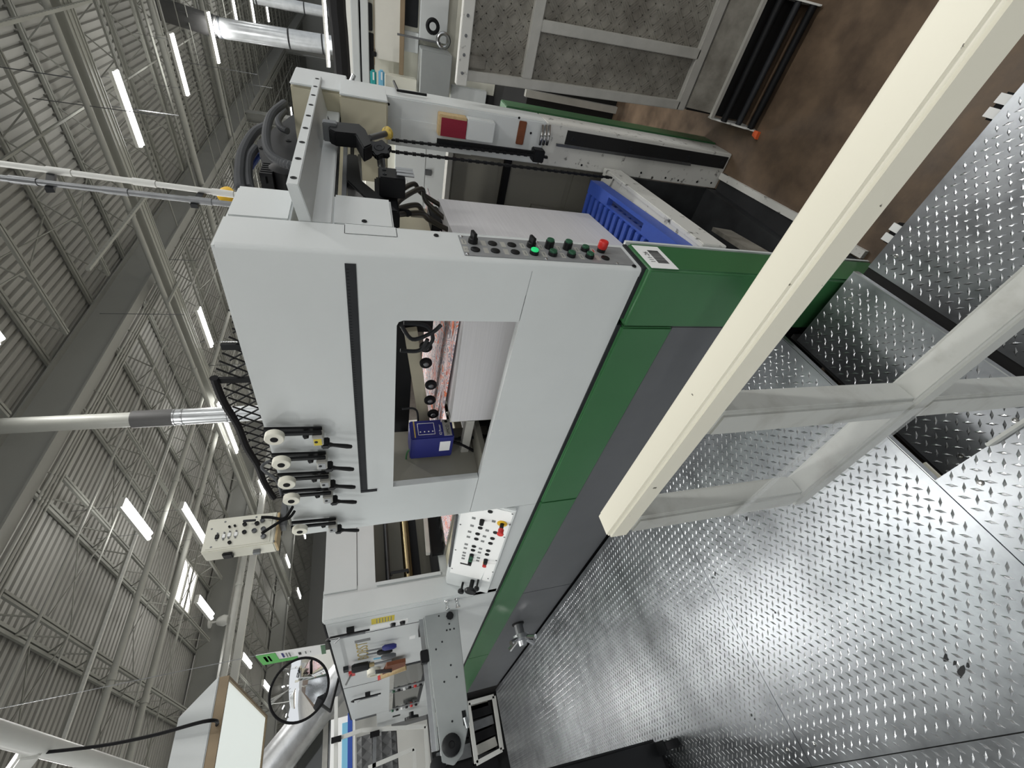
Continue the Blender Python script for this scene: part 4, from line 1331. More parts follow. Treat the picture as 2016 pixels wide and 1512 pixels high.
# measured control positions (u along the console from its near end, v up the slope)
ctl = [(0.055, .45, 'blank'), (0.15, .55, 'knob'), (0.135, .18, 'stop'), (0.225, .55, 'blank'), (0.235, .25, 'blank'), (0.29, .57, 'blank'), (0.30, .27, 'blank'), (0.345, .57, 'blank'), (0.355, .28, 'blank'),
       (0.43, .58, 'blank'), (0.44, .28, 'blank'), (0.475, .58, 'blank'), (0.485, .28, 'blank'), (0.53, .58, 'green'), (0.55, .27, 'knob'), (0.565, .58, 'green'), (0.585, .27, 'red'), (0.60, .58, 'knob')]
for (u, v_, kind) in ctl:
    c = A + cu * u + cv * v_ + cn * 0.003
    if kind == 'stop':
        o = MB().lathe(c, cn, [(0, 0.030), (0.004, 0.030)], 18).build('stop_ring', 'yellow', cbo, smooth=True)
        MB().lathe(c, cn, [(0.004, 0.012), (0.045, 0.012)], 12).build('stop_stem', 'black_plastic', o, smooth=True)
        MB().lathe(c, cn, [(0.035, 0.012), (0.04, 0.017), (0.062, 0.016), (0.066, 0.020), (0.072, 0.018)], 16).build('stop_button', 'red', o, smooth=True)
    elif kind == 'blank':
        MB().lathe(c, cn, [(0, 0.015), (0.004, 0.0145)], 14).build('blanking_plug', 'black_plastic', cbo, smooth=True)
    elif kind == 'knob':
        MB().lathe(c, cn, [(0, 0.015), (0.03, 0.013)], 12).build('selector_knob', 'black_plastic', cbo, smooth=True)
    elif kind == 'green':
        o = MB().lathe(c, cn, [(0, 0.015), (0.018, 0.0145)], 14).build('button_collar', 'black_plastic', cbo, smooth=True)
        MB().lathe(c, cn, [(0.018, 0.0125), (0.028, 0.012)], 14).build('button_cap', 'button_green', o, smooth=True)
    elif kind == 'red':
        o = MB().lathe(c, cn, [(0, 0.014), (0.008, 0.014)], 14).build('button_collar', 'yellow', cbo, smooth=True)
        MB().lathe(c, cn, [(0.008, 0.012), (0.03, 0.014)], 14).build('button_cap', 'red', o, smooth=True)
    lg = c - cu * 0.0 + cv * 0.16
    MB().obox(lg, cu * 0.010, cv * 0.035, cn * 0.0006).build('legend', 'ink_grey', cbo)
c = A + cu * 0.665 + cv * 0.66 + cn * 0.003
MB().obox(c, cu * 0.008, cv * 0.12, cn * 0.001).build('slot_gauge', 'ink', cbo)
for (u, v_) in ((0.03, 0.06), (0.24, 0.93), (0.26, 0.06), (0.52, 0.93), (0.53, 0.06), (0.76, 0.93), (0.78, 0.10), (0.13, 0.04), (0.68, 0.05)):
    MB().lathe(A + cu * u + cv * v_ + cn * 0.003, cn, [(0, 0.006), (0.003, 0.004)], 8).build('console_screw', 'dull_steel', cbo)
for (u, v_, r_, h_) in ((0.86, .42, 0.045, 0.06), (0.83, .30, 0.02, 0.05), (0.92, .62, 0.024, 0.05)):
    c = A + cu * u + cv * v_ + cn * 0.003
    MB().lathe(c, cn, [(0, r_ * 0.35), (h_, r_ * 0.35), (h_, r_ * 0.8), (h_ + 0.012, r_), (h_ + 0.024, r_ * 0.85)], 12).build('star_knob', 'black_plastic', cbo, smooth=True)
# hinge strip on top of the console
MB().bar(D + Vector((0.01, 0.2, 0.004)), Cc + Vector((0.01, -0.3, 0.004)), 0.03, 0.012).build('hinge_strip', 'dull_steel', cbo)

# ---- operator clamp wheel on the slate panel
cw = thing('clamp_wheel', 'chrome four-spoke clamp wheel on the slate kick panel', 'hand wheel', (-0.1, 3.72, 0.3))
c = Vector((-0.012, 3.70, 0.30))
MB().cyl(c, c + Vector((-0.12, 0, 0)), 0.042, 14).build('spindle', 'dull_steel', cw, smooth=True)
MB().lathe(c + Vector((-0.10, 0, 0)), (-1, 0, 0), [(0, 0.075), (0.035, 0.075), (0.05, 0.04), (0.09, 0.035)], 16).build('hub', 'steel', cw, smooth=True)
for k in range(4):
    t = PI / 5 + k * PI / 2
    d_ = Vector((-0.35, math.cos(t), math.sin(t))).normalized()
    MB().cyl(c + Vector((-0.11, 0, 0)), c + Vector((-0.11, 0, 0)) + d_ * 0.17, 0.014, 8, 0.020).build('spoke', 'chrome', cw, smooth=True)
MB().lathe(c, (-1, 0, 0), [(0, 0.06), (0.012, 0.055)], 16).build('flange', 'black_metal', cw, smooth=True)

# ---- swing-out support arm in front of the press
sa = thing('support_arm', 'long grey swing arm with round black end bosses in front of the press', 'support arm', (-0.4, 3.0, 1.0))
SY = 3.0
MB().prism([(0.02, SY, 1.205), (0.02, SY, 0.95), (-0.70, SY, 0.985), (-0.86, SY, 1.06), (-0.90, SY, 1.12), (-0.87, SY, 1.195)], (0, 0.035, 0)).build('arm_plate', 'grey_plate', sa, bevel=0.004)
MB().box(-0.80, 0.02, SY + 0.035, SY + 0.09, 1.20, 1.215).build('arm_top_flange', 'grey_plate', sa)
MB().box(-0.80, 0.02, SY + 0.06, SY + 0.075, 1.215, 1.245).build('arm_rail', 'steel', sa)
MB().box(-0.30, -0.22, SY + 0.02, SY + 0.09, 1.205, 1.26).build('rail_carriage', 'black_metal', sa, bevel=0.004)
MB().lathe((-0.80, SY, 1.125), (0, -1, 0), [(0, 0.062), (0.03, 0.060), (0.036, 0.05), (0.036, 0.02), (0.02, 0.018)], 20).build('end_boss', 'black_plastic', sa, smooth=True)
MB().lathe((-0.88, SY + 0.03, 1.22), (0, -1, 0), [(0, 0.05), (0.02, 0.05), (0.024, 0.04)], 20).build('end_boss', 'black_plastic', sa, smooth=True)
MB().lathe((-0.04, SY, 1.02), (0, -1, 0), [(0, 0.012), (0.02, 0.012), (0.02, 0.03), (0.03, 0.028)], 8).build('star_knob', 'black_plastic', sa, smooth=True)
for (xx, zz) in ((-0.09, 1.03), (-0.13, 1.00), (-0.13, 1.03), (-0.13, 1.055), (-0.2, 1.10), (-0.24, 1.15), (-0.45, 1.12), (-0.68, 1.10), (-0.36, 1.06), (-0.44, 1.03), (-0.02, 1.10)):
    MB().lathe((xx, SY, zz), (0, -1, 0), [(0, 0.007), (0.003, 0.006)], 8).build('arm_bolt', 'dark_metal', sa)
MB().box(-0.72, -0.64, SY - 0.006, SY, 1.005, 1.03).build('latch_slot', 'black_metal', sa)
MB().cyl((-0.68, SY - 0.01, 1.018), (-0.74, SY - 0.01, 1.010), 0.012, 10).build('latch_pin', 'steel', sa, smooth=True)
MB().box(-0.05, 0.05, SY + 0.1, SY + 0.32, 1.0, 1.24).build('arm_hinge', 'black_metal', sa)

# ---- tools hung on the press side (magnets and holder)
def tool(name, label, cat, px, py, parts, group='tools hung on the press side'):
    p = ax(px, py, -0.02)
    t = thing(name, label, cat, tuple(p), group)
    for pn, mb_, m_ in parts(p):
        mb_.build(pn, m_, t, smooth=True)
    return t


def hook_parts(p):
    z = p.z
    return [('magnet', MB().box(-0.03, -0.001, p.y - 0.03, p.y + 0.03, z - 0.035, z + 0.015), 'black_metal'),
            ('hex_shaft', MB().tube([(-0.04, p.y - 0.01, z - 0.14), (-0.04, p.y - 0.01, z + 0.12), (-0.04, p.y + 0.03, z + 0.15), (-0.04, p.y + 0.07, z + 0.13)], 0.007, 6), 'black_metal'),
            ('second_key', MB().tube([(-0.045, p.y + 0.02, z - 0.11), (-0.045, p.y + 0.02, z + 0.06), (-0.045, p.y + 0.10, z + 0.10)], 0.006, 6), 'dull_steel')]


tool('hex_key_set', 'two black hexagon keys on a magnet near the press corner', 'hex keys', 687, 1243, hook_parts)
tool('hex_key_set', 'hexagon keys on a magnet beside the far inspection window', 'hex keys', 722, 1368, hook_parts)
tool('pliers', 'small red-handled keys on a magnet below the mirror', 'keys', 686, 1318, lambda p: [
    ('magnet', MB().box(-0.03, -0.001, p.y - 0.04, p.y + 0.04, p.z - 0.0, p.z + 0.04), 'dark_metal'),
    ('tag', MB().box(-0.05, -0.03, p.y + 0.02, p.y + 0.12, p.z - 0.05, p.z), 'red'),
    ('key_blade', MB().tube([(-0.05, p.y + 0.05, p.z - 0.02), (-0.05, p.y + 0.35, p.z + 0.04)], 0.008, 6), 'steel')])


def driver(hm, hl=0.13, sl=0.12, m2='dull_steel'):
    return lambda p: [('handle', MB().lathe((-0.05, p.y, p.z), (0, 0.1, -1), [(0, 0.012), (0.02, 0.022), (hl * 0.8, 0.022), (hl, 0.014)], 10), hm),
                      ('shaft', MB().cyl((-0.05, p.y, p.z), (-0.05, p.y - 0.01, p.z + sl), 0.006, 6), m2)]


tool('screwdriver', 'screwdriver with dark blue handle, nearest in the tool row', 'screwdriver', 752, 1268, driver('blue_box', 0.11))
tool('screwdriver', 'pliers with navy handles next in the tool row', 'pliers', 742, 1277, driver('black_plastic', 0.12, 0.08))
tool('utility_knife', 'grey bladed knife with a blue collar in the tool row', 'knife', 750, 1287, driver('slate_paint', 0.12, 0.06, 'blue_light'))
tool('screwdriver', 'thick black-handled tool with brass ferrule pointing up', 'tool', 722, 1300, lambda p: [
    ('handle', MB().lathe((-0.06, p.y, p.z - 0.02), (0, 0, 1), [(0, 0.02), (0.01, 0.032), (0.12, 0.034), (0.14, 0.026)], 12), 'black_plastic'),
    ('ferrule', MB().cyl((-0.06, p.y, p.z - 0.06), (-0.06, p.y, p.z - 0.02), 0.018, 10), 'brass'),
    ('blade', MB().cyl((-0.06, p.y, p.z - 0.2), (-0.06, p.y, p.z - 0.06), 0.009, 8), 'dull_steel')])
tool('leather_sheath', 'brown leather tool sheath below the gold letters', 'sheath', 775, 1303, lambda p: [
    ('sheath_body', MB().prism([(-0.03, p.y - 0.08, p.z + 0.06), (-0.03, p.y + 0.18, p.z + 0.10), (-0.03, p.y + 0.06, p.z - 0.10), (-0.03, p.y - 0.08, p.z - 0.10)], (-0.03, 0, 0)), 'brown_leather'),
    ('scissor_blades', MB().bar((-0.07, p.y + 0.05, p.z + 0.02), (-0.07, p.y - 0.02, p.z + 0.16), 0.03, 0.012), 'dull_steel')])
tool('wood_strip', 'light wooden strip with red end beside the near inspection window', 'wood strip', 778, 1318, lambda p: [
    ('strip', MB().bar((-0.02, p.y, p.z - 0.10), (-0.02, p.y + 0.12, p.z + 0.13), 0.05, 0.02), 'wood'),
    ('red_end', MB().bar((-0.021, p.y + 0.122, p.z + 0.132), (-0.021, p.y + 0.135, p.z + 0.155), 0.05, 0.02), 'red')])
tool('tape_roll', 'cream roll of tape on the press side by the wooden strip', 'tape roll', 736, 1322, lambda p: [
    ('roll', MB().lathe((-0.001, p.y, p.z), (-1, 0, 0), [(0, 0.06), (0.05, 0.06), (0.05, 0.035), (0.01, 0.03)], 18), 'nylon')])
tool('magnet_block', 'flat black magnet block beside the cream tape roll', 'magnet', 717, 1312, lambda p: [
    ('block', MB().box(-0.03, -0.001, p.y - 0.04, p.y + 0.06, p.z - 0.05, p.z + 0.05), 'dark_metal')])

# ================================================================== RIGHT SIDE: folding ramp of the pallet lift
rp = thing('lift_ramp', 'upright aluminium chequer ramp of the pallet lift in front of the feeder', 'ramp', (1.36, -0.6, FZ))
GX = 1.36


def gpt(y, z):
    """point on the slightly leaning ramp: y at its foot level -0.13, leaning with height"""
    return Vector((GX, y + 0.055 * (z + 0.13) / 1.23, z))


GZ0, GZ1 = -0.14, 1.10
Y_R, Y_L = -0.262, -1.25
sheet = MB().prism([gpt(Y_R, GZ0), gpt(Y_R, GZ1), gpt(Y_L, GZ1), gpt(Y_L, GZ0)], (0.012, 0, 0)).build('ramp_sheet', 'alu_dirty', rp)
ck = MB()
for i in range(24):
    for j in range(19):
        z = GZ0 + 0.03 + i * 0.05
        y = Y_R - 0.03 - j * 0.05
        s = 1 if (i + j) % 2 else -1
        for k in range(4):
            o_ = (k - 1.5) * 0.0105
            c = gpt(y + o_ * 0.707, z - o_ * 0.707 * s) + Vector((-0.0012, 0, 0))
            ck.obox(c, (0, 0.0165, 0.0165 * s), (0, 0.0017, -0.0017 * s), (0.0012, 0, 0))
stuff(ck.build('chequer_bars', 'alu_dirty', sheet))


def gbar(y0, z0, y1, z1, w, name='frame_bar', m='alu'):
    return MB().bar(gpt(y0, z0) + Vector((-0.015, 0, 0)), gpt(y1, z1) + Vector((-0.015, 0, 0)), 0.030, w, up=(1, 0, 0)).build(name, m, rp, bevel=0.003)


def gflat(y0, y1, z0, z1, name, m, x=-0.03, t=0.03):
    P_ = [gpt(y0, z0), gpt(y0, z1), gpt(y1, z1), gpt(y1, z0)]
    return MB().prism([p + Vector((x, 0, 0)) for p in P_], (t, 0, 0)).build(name, m, rp, bevel=0.003)


gflat(Y_R, Y_R - 0.042, GZ0, GZ1, 'frame_bar', 'alu')
gflat(Y_R - 0.042, Y_L, 0.735, 0.785, 'frame_bar', 'alu')
gflat(-0.49, -0.535, GZ0, 0.735, 'frame_bar', 'alu')
gflat(Y_R, Y_L, GZ0 - 0.04, GZ0 + 0.012, 'frame_bar', 'alu')
tf = gflat(Y_R + 0.02, Y_L, GZ1 - 0.045, GZ1 + 0.005, 'top_flange', 'white_worn', x=-0.045, t=0.05)
for k in range(5):
    p = gpt(Y_R - 0.03 - 0.07 * k, GZ1 - 0.018) + Vector((-0.045, 0, 0))
    MB().lathe(p, (-1, 0, 0), [(0, 0.007), (0.003, 0.005)], 8).build('rivet', 'dull_steel', tf)
gflat(Y_R - 0.05, Y_R - 0.10, 0.97, 1.05, 'hinge_plate', 'alu_dirty', x=-0.012, t=0.012)
# folded lip and dark lift base under it
MB().prism([(1.33, Y_R - 0.02, -0.19), (1.33, Y_L, -0.19), (1.30, Y_L, -0.34), (1.30, Y_R - 0.02, -0.34)], (0.012, 0, 0)).build('folded_lip', 'alu_dirty', rp)
MB().bar((1.29, -0.265, -0.345), (1.29, Y_L, -0.345), 0.02, 0.02).build('lip_edge', 'alu', rp)
MB().box(1.34, 1.75, Y_L, -0.27, FZ, -0.2).build('lift_base', 'deep_black', rp)
for k, (xx, zz, rr) in enumerate(((1.27, -0.42, 0.018), (1.24, -0.50, 0.016), (1.20, -0.56, 0.018))):
    MB().cyl((xx, -0.26, zz), (xx, -0.80, zz), rr, 10).build('roller_tube', 'dark_metal' if k == 1 else 'black_metal', rp, smooth=True)
for (yy, sgn) in ((-0.262, 1), (-0.80, -1)):
    MB().prism([(1.34, yy, -0.36), (1.30, yy, -0.36), (1.17, yy, -0.58), (1.20, yy, -0.60), (1.34, yy, -0.60)], (0, 0.008 * sgn, 0)).build('end_plate', 'white_worn', rp)
MB().prism([(1.18, -0.262, -0.59), (1.18, -0.235, -0.595), (1.145, -0.225, -0.598), (1.15, -0.262, -0.598)], (0, 0, 0.02)).build('orange_tip', 'orange', rp)

# ================================================================== neighbouring machine to the right
nm = thing('neighbour_machine', 'pale grey neighbouring machine with long horizontal covers beyond the feeder', 'machine', (4.4, 0.5, FZ))
NX = 4.0


def face(px0, py0, px1, py1, name, m, proud=0.03, x=NX, parent=nm, bevel=0.004, thick=None):
    a, b = ax(px0, py0, x), ax(px1, py1, x)
    t = thick if thick else proud + 0.02
    return MB().box(x - proud, x - proud + t, min(a.y, b.y), max(a.y, b.y), min(a.z, b.z), max(a.z, b.z)).build(name, m, parent, bevel=bevel)


MB().box(NX, 5.2, -1.6, 3.4, FZ, 1.50).build('machine_body', 'cream_paint', nm)
MB().box(NX - 0.06, NX + 0.2, -1.6, 0.45, 1.52, 1.585).build('top_rail', 'white_paint', nm, bevel=0.006)
MB().box(NX - 0.05, NX + 0.2, -1.6, 0.45, 1.505, 1.52).build('rail_gap', 'black_metal', nm)
MB().box(NX - 0.06, NX + 0.2, -1.6, 0.40, 1.44, 1.505).build('under_rail', 'white_paint', nm, bevel=0.006)
face(705, 0, 733, 60, 'drive_cover', 'black_metal', 0.05)
face(709, 60, 737, 168, 'dark_recess', 'deep_black', 0.012)
wb_ = face(736, -80, 788, 119, 'chart_board', 'board_white', 0.14, thick=0.03)
for (a, b) in (((733, -80), (737, 122)), ((787, -80), (792, 142))):
    face(a[0], a[1], b[0], b[1], 'board_frame', 'wood_edge', 0.15, thick=0.02)
cl_ = face(733, 95, 740, 106, 'binder_clip', 'black_plastic', 0.16)
face(792, -60, 822, 55, 'side_opening', 'dark_metal', 0.015)
face(794, 58, 822, 104, 'white_guard', 'white_paint', 0.05)
face(830, -80, 876, 85, 'white_cover', 'white_paint', 0.08)
face(824, 86, 874, 190, 'grey_housing', 'grey_plate', 0.30, thick=0.3)
face(756, 138, 815, 185, 'tray', 'cream_paint', 0.2, thick=0.12)
face(888, 165, 948, 240, 'lower_cover', 'white_paint', 0.06)
face(950, 185, 1012, 260, 'black_opening', 'deep_black', 0.03)
face(1016, 195, 1064, 260, 'black_opening', 'deep_black', 0.03)
face(1012, 190, 1016, 260, 'opening_post', 'alu', 0.06)
face(1064, 200, 1070, 260, 'opening_post', 'alu', 0.06)
face(1085, 200, 1120, 260, 'lower_cover', 'white_paint', 0.04)
face(778, 270, 830, 430, 'rear_cover', 'white_paint', 0.05)
face(834, 270, 872, 430, 'rear_cover', 'white_paint', 0.04)
face(836, 330, 848, 342, 'hinge', 'dull_steel', 0.07)
wl = face(782, 350, 800, 368, 'warning_label', 'label_white', 0.056)
face(785, 353, 797, 365, 'warning_mark', 'red', 0.0575, parent=wl)
MB().box(2.9, NX, -0.6, 1.2, FZ, 0.22).build('dark_base', 'deep_black', nm)
for yy in (-0.3, 0.02, 0.35):
    MB().box(2.86, 2.9, yy, yy + 0.05, FZ, 0.25).build('base_post', 'alu', nm)
MB().tube([(2.88, -0.25, -0.05), (2.80, -0.15, -0.02), (2.82, -0.02, -0.06)], 0.008, 6, smooth=5).build('loose_wire', 'pipe_white', nm, smooth=True)
# rings and rod on the ledge
p = ax(852, 52, NX - 0.3)
for k, (px, py, rr) in enumerate(((852, 52, 0.045), (873, 80, 0.05))):
    p = ax(px, py, NX - 0.3)
    pts = [(p.x, p.y + rr * math.cos(2 * PI * i / 20), p.z + rr * math.sin(2 * PI * i / 20)) for i in range(21)]
    t = tag(MB().tube(pts, 0.016, 8).build('lifting_ring', ('black_metal', 'steel')[k], smooth=True), ('black lifting eye beside the neighbouring machine cover', 'bright steel lifting ring beside the neighbouring machine cover')[k], 'lifting ring')
MB().cyl(ax(782, 67, NX - 0.3), ax(868, 85, NX - 0.3), 0.008, 6).build('thin_rod', 'dull_steel', nm, smooth=True)
# two teal spray bottles
for k, (px0, px1) in enumerate(((727, 741), (743, 757))):
    a, b = ax(px0, 172, NX - 0.35), ax(px1, 139, NX - 0.35)
    t = thing('spray_bottle', ('teal bottle standing nearer the ceiling side of the pair', 'blue-green bottle, lower of the pair')[k], 'bottle', (a.x, (a.y + b.y) / 2, b.z), 'teal bottles on the neighbouring machine')
    yc = (a.y + b.y) / 2
    w_ = (a.y - b.y) / 2
    MB().box(a.x - 0.03, a.x + 0.03, min(a.y, b.y), max(a.y, b.y), b.z, a.z - 0.01).build('bottle_body', ('teal', 'blue_light')[k], t, bevel=0.012)
    MB().box(a.x - 0.031, a.x - 0.03, min(a.y, b.y) + 0.01, yc, b.z + 0.02, a.z - 0.03).build('bottle_label', 'label_white', t)
p = ax(698, 150, 3.0)
tag(MB().cyl(ax(690, 163, 1.47), ax(697, 147, 1.47), 0.010, 8).build('locating_pin', 'steel', smooth=True), 'short steel pin standing on the drive column edge', 'pin')
# black cable bundle hanging by the ducts
tag(MB().tube([ax(662, -20, 6.0), ax(664, 20, 6.0), ax(668, 60, 6.0), ax(672, 110, 6.0), ax(676, 165, 6.0)], 0.10, 8, smooth=5).build('cable_bundle', 'black_rubber', smooth=True), 'thick black cable bundle beside the neighbouring machine rail', 'cables')
pw = thing('wall_cabinet', 'light panel wall far behind the neighbouring machine', 'partition', (14, 3, FZ))
for k in range(5):
    MB().box(14.0, 14.1, -3.0 + 1.8 * k, -1.22 + 1.8 * k, FZ, 2.0).build('panel', 'wall_light', pw)

# ================================================================== LEFT: light hood, mirror, sign, far things
lh = thing('light_hood', 'hanging white light hood with glowing diffuser above the platform', 'light fixture', (-0.8, 1.9, 2.1))
HX0, HX1, HY0, HY1, HZ = -1.12, -0.545, 1.50, 2.27, 2.10
MB().box(HX0, HX1, HY0, HY1, HZ - 0.004, HZ + 0.004).build('diffuser', 'diffuser', lh)
for (a0, a1, b0, b1) in ((HX0 - 0.01, HX1 + 0.01, HY0 - 0.01, HY0), (HX0 - 0.01, HX1 + 0.01, HY1, HY1 + 0.01), (HX0 - 0.01, HX0, HY0, HY1), (HX1, HX1 + 0.01, HY0, HY1)):
    MB().box(a0, a1, b0, b1, HZ - 0.012, HZ + 0.02).build('frame_strip', 'wood_edge', lh)
hd_ = MB()
b0 = [(HX0 - 0.015, HY0 - 0.015, HZ + 0.02), (HX1 + 0.015, HY0 - 0.015, HZ + 0.02), (HX1 + 0.015, HY1 + 0.015, HZ + 0.02), (HX0 - 0.015, HY1 + 0.015, HZ + 0.02)]
t0 = [(HX0 + 0.05, HY0 + 0.03, HZ + 0.14), (HX1 - 0.08, HY0 + 0.03, HZ + 0.14), (HX1 - 0.08, HY1 - 0.03, HZ + 0.14), (HX0 + 0.05, HY1 - 0.03, HZ + 0.14)]
hd_.add(b0 + t0, [(0, 1, 2, 3), (7, 6, 5, 4), (0, 4, 5, 1), (1, 5, 6, 2), (2, 6, 7, 3), (3, 7, 4, 0)])
MB_h = hd_.build('hood_body', 'white_paint', lh, bevel=0.003)
ld = bpy.data.lights.new('hood_light', 'AREA')
ld.shape = 'RECTANGLE'; ld.size = 0.55; ld.size_y = 0.74; ld.energy = 6; ld.color = (0.96, 1.0, 0.97)
lo_ = bpy.data.objects.new('hood_light', ld); COL.objects.link(lo_); lo_.location = ((HX0 + HX1) / 2, (HY0 + HY1) / 2, HZ - 0.012)
attach(lo_, lh)
MB().cyl((-1.0, 1.9, HZ + 0.14), (-1.0, 1.9, 6.26), 0.02, 10).build('suspension_tube', 'pipe_white', lh, smooth=True)
cp = [ax(390, 1478, -0.66), ax(425, 1432, -0.68), ax(410, 1419, -0.70), ax(300, 1448, -0.68), ax(200, 1468, -0.64), ax(90, 1481, -0.60)]
MB().tube(cp, 0.0055, 8, smooth=8).build('power_cable', 'black_rubber', lh, smooth=True)
ga = cp[0]
MB().lathe(ga + Vector((0, 0, -0.012)), (0.3, 0, 1), [(0, 0.012), (0.02, 0.012)], 10).build('cable_gland', 'grey_plate', lh, smooth=True)
# white hanger frame the hood hangs from
hf = thing('light_gantry', 'white tubular gantry at the lower left corner', 'gantry', (-0.95, 1.9, 3.0))
p0, p1 = ax(62, 1476, -0.59), ax(15, 1540, -0.60)
MB().bar(p0 + (p0 - p1) * 0.05, p1 + (p1 - p0) * 1.5, 0.06, 0.06).build('upright', 'pipe_white', hf, bevel=0.008)
q0, q1 = ax(-30, 1436, -0.58), ax(260, 1520, -0.58)
MB().cyl(q0 + (q0 - q1) * 0.8, q1 + (q1 - q0) * 0.3, 0.032, 14).build('cross_tube', 'pipe_white', hf, smooth=True)

# convex mirror
mi = thing('convex_mirror', 'round convex safety mirror with black rim above the press', 'mirror', tuple(ax(590, 1357, -0.32)))
c = ax(590, 1357, -0.32)
n = (Vector(CAM) - c).normalized()
RM = 0.168
prof = [(0.0, RM)] + [(0.05 * (1 - (k / 8) ** 2), RM * k / 8) for k in range(8, 0, -1)] + [(0.05, 0.0)]
gl = MB().lathe(c, n, prof, 40).build('mirror_glass', 'mirror', mi, smooth=True)
a_ = n.orthogonal().normalized(); b_ = n.cross(a_)
MB().tube([c + (a_ * math.cos(2 * PI * i / 48) + b_ * math.sin(2 * PI * i / 48)) * RM for i in range(49)], 0.008, 8).build('rim', 'black_rubber', mi, smooth=True)
MB().cyl(c - n * 0.01, c - n * 0.06, RM * 0.9, 24, RM * 0.3).build('back_shell', 'dark_metal', mi, smooth=True)
MB().tube([c - n * 0.05, ax(650, 1400, -0.22), Vector((0.05, 4.4, 1.91))], 0.012, 8).build('mirror_arm', 'black_metal', mi, smooth=True)

# hanging green and white sign
sg = thing('hanging_sign', 'long green and white hanging card beside the round mirror', 'sign', (0.3, 4.25, 2.3))
A0, B0, C0, D0 = ax(503, 1291, 0.3), ax(518, 1309, 0.3), ax(642, 1286, 0.3), ax(640, 1269, 0.3)
MB().prism([A0, B0, C0, D0], (0.006, 0, 0)).build('card', 'label_white', sg)


def sgp(u, v):
    return (A0 * (1 - v) + B0 * v) * (1 - u) + (D0 * (1 - v) + C0 * v) * u


def sgq(u0, u1, v0, v1, m, name):
    P_ = [sgp(u0, v0), sgp(u0, v1), sgp(u1, v1), sgp(u1, v0)]
    return MB().prism([p + Vector((-0.002, 0, 0)) for p in P_], (-0.0015, 0, 0)).build(name, m, sg)


sgq(0.0, 0.27, 0.0, 1.0, 'sign_green', 'green_field')
sgq(0.27, 0.55, 0.72, 1.0, 'sign_green', 'green_field')
sgq(0.93, 1.0, 0.0, 1.0, 'green_paint', 'green_foot')
for (u0, u1, v0, v1, m) in ((0.08, 0.12, 0.2, 0.75, 'green_paint'), (0.14, 0.17, 0.2, 0.75, 'green_paint'), (0.34, 0.37, 0.15, 0.6, 'blue_box'), (0.40, 0.42, 0.2, 0.62, 'ink_grey'), (0.44, 0.46, 0.2, 0.62, 'ink_grey'), (0.58, 0.62, 0.35, 0.6, 'ink'), (0.68, 0.70, 0.35, 0.6, 'ink_grey'), (0.76, 0.77, 0.4, 0.55, 'ink_grey')):
    sgq(u0, u1, v0, v1, m, 'print_line')
MB().bar(sgp(0, 0.0), sgp(0, 0.0) + Vector((0, 0, 3.6)), 0.004, 0.004).build('hanging_wire', 'dull_steel', sg)

# foil-wrapped duct behind the mirror
fdu = tag(MB().cyl(ay(520, 1530, 8.5), ay(700, 1300, 8.5), 0.26, 24).build('foil_duct', 'foil', smooth=True), 'crumpled foil-wrapped duct behind the round mirror', 'duct')
ff = ay(600, 1512, 8.5)

# partition with dark glass panes
FY = 9.0


def back(px0, py0, px1, py1, name, m, parent, y=FY, proud=0.03, thick=0.05):
    a, b = ay(px0, py0, y), ay(px1, py1, y)
    return MB().box(min(a.x, b.x), max(a.x, b.x), y - proud, y - proud + thick, min(a.z, b.z), max(a.z, b.z)).build(name, m, parent)


of = thing('office_partition', 'partition with dark glass panes at the lower left behind the press', 'partition', (-1, FY, FZ))
back(600, 1290, 1000, 1640, 'wall_sheet', 'wall_light', of)
wd = back(590, 1425, 640, 1512, 'glass_pane', 'glass_dark', of, proud=0.06)
back(638, 1420, 643, 1640, 'mullion', 'alu', of, proud=0.10)
back(648, 1420, 652, 1640, 'mullion', 'dull_steel', of, proud=0.10)
# striped roll-up panel
sb = thing('striped_panel', 'white panel with light and dark blue stripes behind the press end', 'panel', (-0.6, 8.2, FZ))
back(652, 1418, 700, 1640, 'panel_white', 'label_white', sb, y=8.2)
back(674, 1425, 686, 1640, 'stripe_light', 'blue_light', sb, y=8.2, proud=0.036)
back(685, 1405, 694, 1640, 'stripe_dark', 'blue_mid', sb, y=8.2, proud=0.042)
# quilted curtain
qc = thing('quilted_curtain', 'dark grey diamond-quilted curtain below the striped panel', 'curtain', (-0.9, 7.6, 0.9))
a, b = ay(702, 1452, 7.6), ay(786, 1560, 7.6)
q_ = MB()
nu, nv = 6, 4
for i in range(nu):
    for j in range(nv):
        x0 = a.x + (b.x - a.x) * i / nu; x1 = a.x + (b.x - a.x) * (i + 1) / nu
        z0 = a.z + (b.z - a.z) * j / nv; z1 = a.z + (b.z - a.z) * (j + 1) / nv
        xm, zm = (x0 + x1) / 2, (z0 + z1) / 2
        o_ = len(q_.v)
        q_.v += [(x0, 7.6, zm), (xm, 7.6, z0), (x1, 7.6, zm), (xm, 7.6, z1), (xm, 7.56, zm), (x0, 7.6, z0), (x1, 7.6, z0), (x1, 7.6, z1), (x0, 7.6, z1)]
        q_.f += [(o_, o_ + 1, o_ + 4), (o_ + 1, o_ + 2, o_ + 4), (o_ + 2, o_ + 3, o_ + 4), (o_ + 3, o_, o_ + 4), (o_, o_ + 5, o_ + 1), (o_ + 1, o_ + 6, o_ + 2), (o_ + 2, o_ + 7, o_ + 3), (o_ + 3, o_ + 8, o_)]
q_.build('quilting', 'quilt', qc)
MB().box(min(a.x, b.x), max(a.x, b.x), 7.612, 7.64, b.z - 0.01 if b.z < a.z else a.z, max(a.z, b.z)).build('backing', 'black_rubber', qc)
